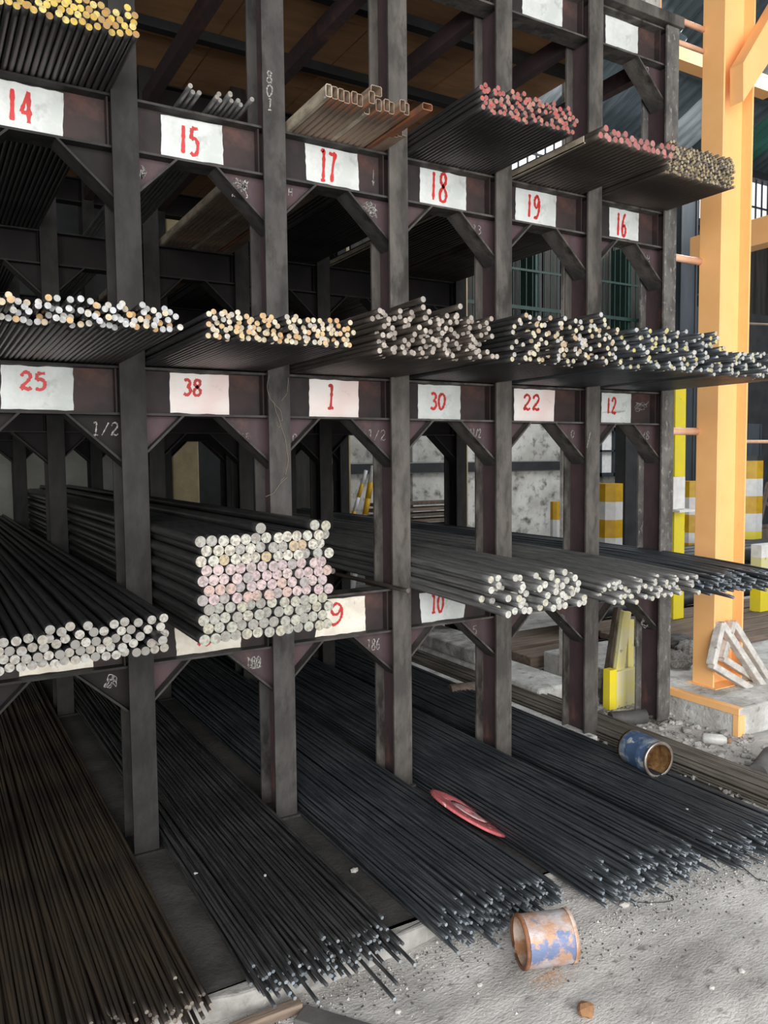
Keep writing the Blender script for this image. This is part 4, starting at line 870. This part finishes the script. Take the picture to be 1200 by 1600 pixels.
# timber stack at the back wall
for i in range(5):
    a = at(640, 785+i*9, Y=5.2); mb = MB(); mb.box((a.x-0.5, 5.2-0.02*i, a.z-0.036), (at(712, 800, Y=5.2).x, 5.45, a.z)); o = part('stacked_plank', mb, M['wood' if i % 2 else 'wood_dark'], bevel=0.004)
    tag(o, 'brown plank in the small stack against the mottled wall', 'plank', 'planks against the mottled wall')
mb = MB(); a = at(640, 830, Y=5.2); mb.box((a.x-0.5, 5.1, 0), (at(712, 800, Y=5.2).x, 5.45, a.z-0.002)); tag(part('timber_bearer', mb, M['wood_dark']), 'dark timber bearer block under the planks by the mottled wall', 'block')
# window frame on white wall seen through bay 5
a, b = at(936, 745, Y=5.7), at(978, 668, Y=5.7)
wf = empty('window_2', (a.x, 5.7, a.z), None, None); wf['kind'] = 'structure'; W_, H_ = b.x-a.x, b.z-a.z
mb = MB(); mb.box((0, 0.05, 0), (W_, 0.08, H_)); part('pane', mb, M['white_paint'], wf)
for (x0_, x1_, z0_, z1_) in ((0, .06, 0, H_), (W_-.06, W_, 0, H_), (0, W_, H_-.06, H_), (0, W_, 0, .06), (W_*.55, W_*.6, 0, H_), (0, W_, H_*.5, H_*.54)):
    mb = MB(); mb.box((x0_, 0.0, z0_), (x1_, 0.049, z1_)); part('window_frame', mb, M['navy'], wf)
# dark steel columns in the yard
for (x0_, x1_, Y, mn, lab, top) in ((1060, 1083, 2.9, 'navy', 'blue grey steel column between the rack and the orange column', 4.4), (1168, 1188, 4.0, 'navy', 'blue grey locker door right of the orange column', 2.0), (978, 1000, 4.6, 'dark', 'black steel column seen through the rightmost bay', 3.2)):
    a, b = at(x0_, 700, Y=Y), at(x1_, 700, Y=Y); mb = MB(); mb.box((a.x, Y, 0), (b.x, Y+0.2, top)); mb.box((a.x-0.015, Y-0.012, 0), (a.x+0.015, Y+0.0, top)); mb.box((b.x-0.015, Y-0.012, 0), (b.x+0.015, Y+0.0, top))
    tag(part('steel_column' if 'column' in lab else 'locker', mb, M[mn], bevel=0.006), lab, 'column' if 'column' in lab else 'locker')
a = at(1168, 690, Y=2.4); mb = MB(); mb.tube([(a.x-0.05, 2.4, a.z), (9.5, 2.4, a.z)], 0.018, 12); tag(part('thin_rail', mb, M['pipe_orange']), 'thin salmon rail crossing the yard behind the orange column', 'rail')
a = at(1168, 502, Y=3.0); mb = MB(); mb.tube([(a.x-0.05, 3.0, a.z-0.03), (10.5, 3.0, a.z+0.1)], 0.014, 10); tag(part('thin_rail', mb, M['wood']), 'thin brown rail high in the dark yard right of the orange column', 'rail')
# dark yard partition right of the column
mb = MB(); mb.box((at(1010, 700, Y=5.3).x, 5.3, 0), (16, 5.4, 3.9)); tag(part('dark_partition', mb, M['dark']), 'dark partition closing the yard right of the orange column', 'partition')
# timber trestle by the right edge
a = at(1192, 860, Y=4.2); mb = MB(); mb.beam((a.x-0.12, 4.2, 0.5), (a.x+0.1, 4.2, 1.15), 0.05, 0.05); mb.beam((a.x+0.0, 4.25, 0.9), (a.x+0.5, 4.25, 0.6), 0.05, 0.05); mb.beam((a.x-0.3, 4.18, 0.5), (a.x+0.6, 4.18, 0.5), 0.05, 0.05); mb.box((a.x-0.3, 4.1, 0), (a.x+0.6, 4.3, 0.47))
tag(part('trestle', mb, M['wood_dark']), 'brown timber trestle at the right edge beside the striped bollard', 'trestle')
# big black stock pipes behind the column
k = 0
for (row, z) in ((4, 0.27), (4, 0.43), (3, 0.59)):
    for j in range(row):
        y = 1.7+j*0.165+(0.08 if z > 0.5 else 0)+(0.04 if 0.4 < z < 0.5 else 0)
        mb = MB(); mb.tube([(3.9+0.05*j, y, z), (9.6, y, z)], 0.078, 18)
        tag(part('stock_pipe', mb, M['big_pipe']), 'large black stock pipe in the pile behind the orange column', 'pipe', 'large black pipes behind the orange column')
# timber boards on the ground right of the column
for i in range(7):
    mb = MB(); y = 0.55+i*0.15; mb.box((3.75+0.03*(i % 3), y, SZ+0.001), (8.5, y+0.135, SZ+0.045+0.004*(i % 2)))
    tag(part('ground_board', mb, M['wood'], bevel=0.005), 'weathered brown board lying on the ground behind the orange column', 'board', 'boards behind the orange column')
# yellow and white short post at the right edge
a, b = at(1190, 852, Y=1.1), at(1216, 852, Y=1.1)
sp = empty('short_post', (a.x, 1.1, SZ), 'short post with white top and yellow foot at the right edge', 'post')
zz = [a.z, at(1190, 872, Y=1.1).z, at(1190, 905, Y=1.1).z, SZ]
for i, mn in enumerate(('white_paint', 'yellow_pale', 'yellow')):
    mb = MB(); mb.box((0, 0, zz[i+1]-SZ), (b.x-a.x, 0.1, zz[i]-SZ)); part('band', mb, M[mn], sp)
# two scuffed white triangular frames leaning on the column
def tri(P, Y0, lean, w_, label):
    pts = [at(x, y, Y=Y0) for x, y in P]; zm = min(p.z for p in pts)
    root = empty('triangular_frame', (pts[0].x, Y0, zm), label, 'frame', 'two triangular frames')
    loc = [Vector((p.x-pts[0].x, (p.z-zm)*lean, p.z-zm)) for p in pts]
    for i in range(3):
        A, B = loc[i], loc[(i+1) % 3]; mb = MB(); mb.beam(A, B, 0.04, w_, 0, (0, 1, 0)); mb.beam(A+Vector((0, 0.021, 0)), B+Vector((0, 0.021, 0)), 0.004, w_*1.0, 0, (0, 1, 0))
        part('side', MB().quad8([q for q in mb.v[:8]]), M['old_white'], root, bevel=0.006)
    return root
t1_ = tri([(1147, 978), (1123, 1042), (1206, 1096)], -0.16, 0.18, 0.055, 'larger scuffed white triangular steel frame leaning on the orange column')
t2_ = tri([(1155, 974), (1212, 1082), (1134, 1030)], -0.09, 0.10, 0.05, 'smaller scuffed white triangular frame behind the larger one')
del t1_['group']; del t2_['group']

# yellow guard post remains and timbers through the rightmost bay
yg = empty('yellow_guard', (2.9, 0.32, 0.0), 'battered yellow guard post with boxed foot seen through the rightmost bay', 'post')
a, b, c = at(944, 1100, Z=0.03), at(990, 1104, Z=0.03), at(944, 1050, Y=0.31)
mb = MB(); mb.box((a.x-2.9, -0.01, 0.0), (a.x-2.9+0.06, 0.05, c.z)); part('foot_post', mb, M['yellow'], yg, bevel=0.004)
mb = MB(); mb.box((a.x-2.9+0.061, 0.0, 0.0), (a.x-2.9+0.26, 0.04, c.z-0.02)); part('foot_panel', mb, M['yellow_pale'], yg, bevel=0.004)
A = at(966, 1052, Y=0.36)-Vector((2.9, 0.32, 0)); B = at(978, 955, Y=0.36)-Vector((2.9, 0.32, 0))
mb = MB(); mb.beam(A, B, 0.07, 0.03, 0, (0, 1, 0)); mb.beam(A+Vector((0.0, 0.02, 0)), B+Vector((0.0, 0.02, 0)), 0.02, 0.05, 0, (0, 1, 0)); part('shaft', mb, M['yellow_pale'], yg, bevel=0.003)
A = at(984, 1055, Y=0.40)-Vector((2.9, 0.32, 0)); B = at(985, 968, Y=0.40)-Vector((2.9, 0.32, 0))
mb = MB(); mb.beam(A, B, 0.05, 0.02, 0, (0, 1, 0)); part('shaft', mb, M['yellow_pale'], yg, bevel=0.003)
A, B = at(943, 1100, Y=0.45), at(966, 950, Y=0.55); mb = MB(); mb.beam(A, B, 0.05, 0.04, 0, (0, 1, 0)); tag(part('leaning_timber', mb, M['wood_dark'], bevel=0.004), 'dark weathered timber leaning beside the yellow guard post', 'board')
# concrete kerb and timbers seen below the fourth bay
mb = MB(); mb.box((2.58, 0.62, -0.02), (2.925, 2.6, 0.10)); tag(part('concrete_kerb', mb, M['wash'], bevel=0.02), 'whitewashed concrete kerb behind the fifth post near the floor', 'kerb')
mb = MB(); mb.box((2.60, 1.3, 0.1005), (2.92, 5.0, 0.20)); tag(part('concrete_bench', mb, M['rubble'], bevel=0.02), 'grey concrete bench top behind the fifth post', 'block')
for i in range(3):
    mb = MB(); mb.box((3.10, 1.3+0.26*i, 0.0), (6.4, 1.53+0.26*i, 0.09+0.02*(i % 2))); tag(part('yard_board', mb, M['wood'], bevel=0.006), 'brown board on the yard ground seen past the last rack post', 'board', 'boards past the last rack post')

# dusty crumpled sacks on the step behind the last post
for i, (px, py, sc) in enumerate(((1062, 1010, 0.12), (1076, 1038, 0.11), (1055, 1045, 0.10))):
    p = at(px, py, Y=0.42+0.12*(2-i)); bm = bmesh.new(); bmesh.ops.create_icosphere(bm, subdivisions=4, radius=1); rg = random.Random(60+i)
    for v in bm.verts:
        c = v.co; k = 1+0.10*math.sin(c.x*7+i)*math.cos(c.z*6)+0.07*math.sin(c.y*13+c.x*5)+0.05*math.sin(c.z*17+c.y*9)
        v.co = Vector((c.x*k*1.1, c.y*k*0.8, max(c.z*k*0.62, -0.35)))
    me = bpy.data.meshes.new('dusty_sack'); bm.to_mesh(me); bm.free(); me.materials.append(M['log' if i == 0 else 'rubble'])
    for f in me.polygons: f.use_smooth = True
    o = link('dusty_sack', me, None, (p.x, 0.42+0.13*(2-i), SZ+sc*0.35+(0.0 if i else 0.005)), (0, 0, i*0.8)); o.scale = (sc,)*3
    tag(o, ['dark dusty sack, rearmost of the three behind the last rack post', 'grey dusty sack nearest the orange column foot', 'grey dusty sack nearest the last rack post'][i], 'sack')
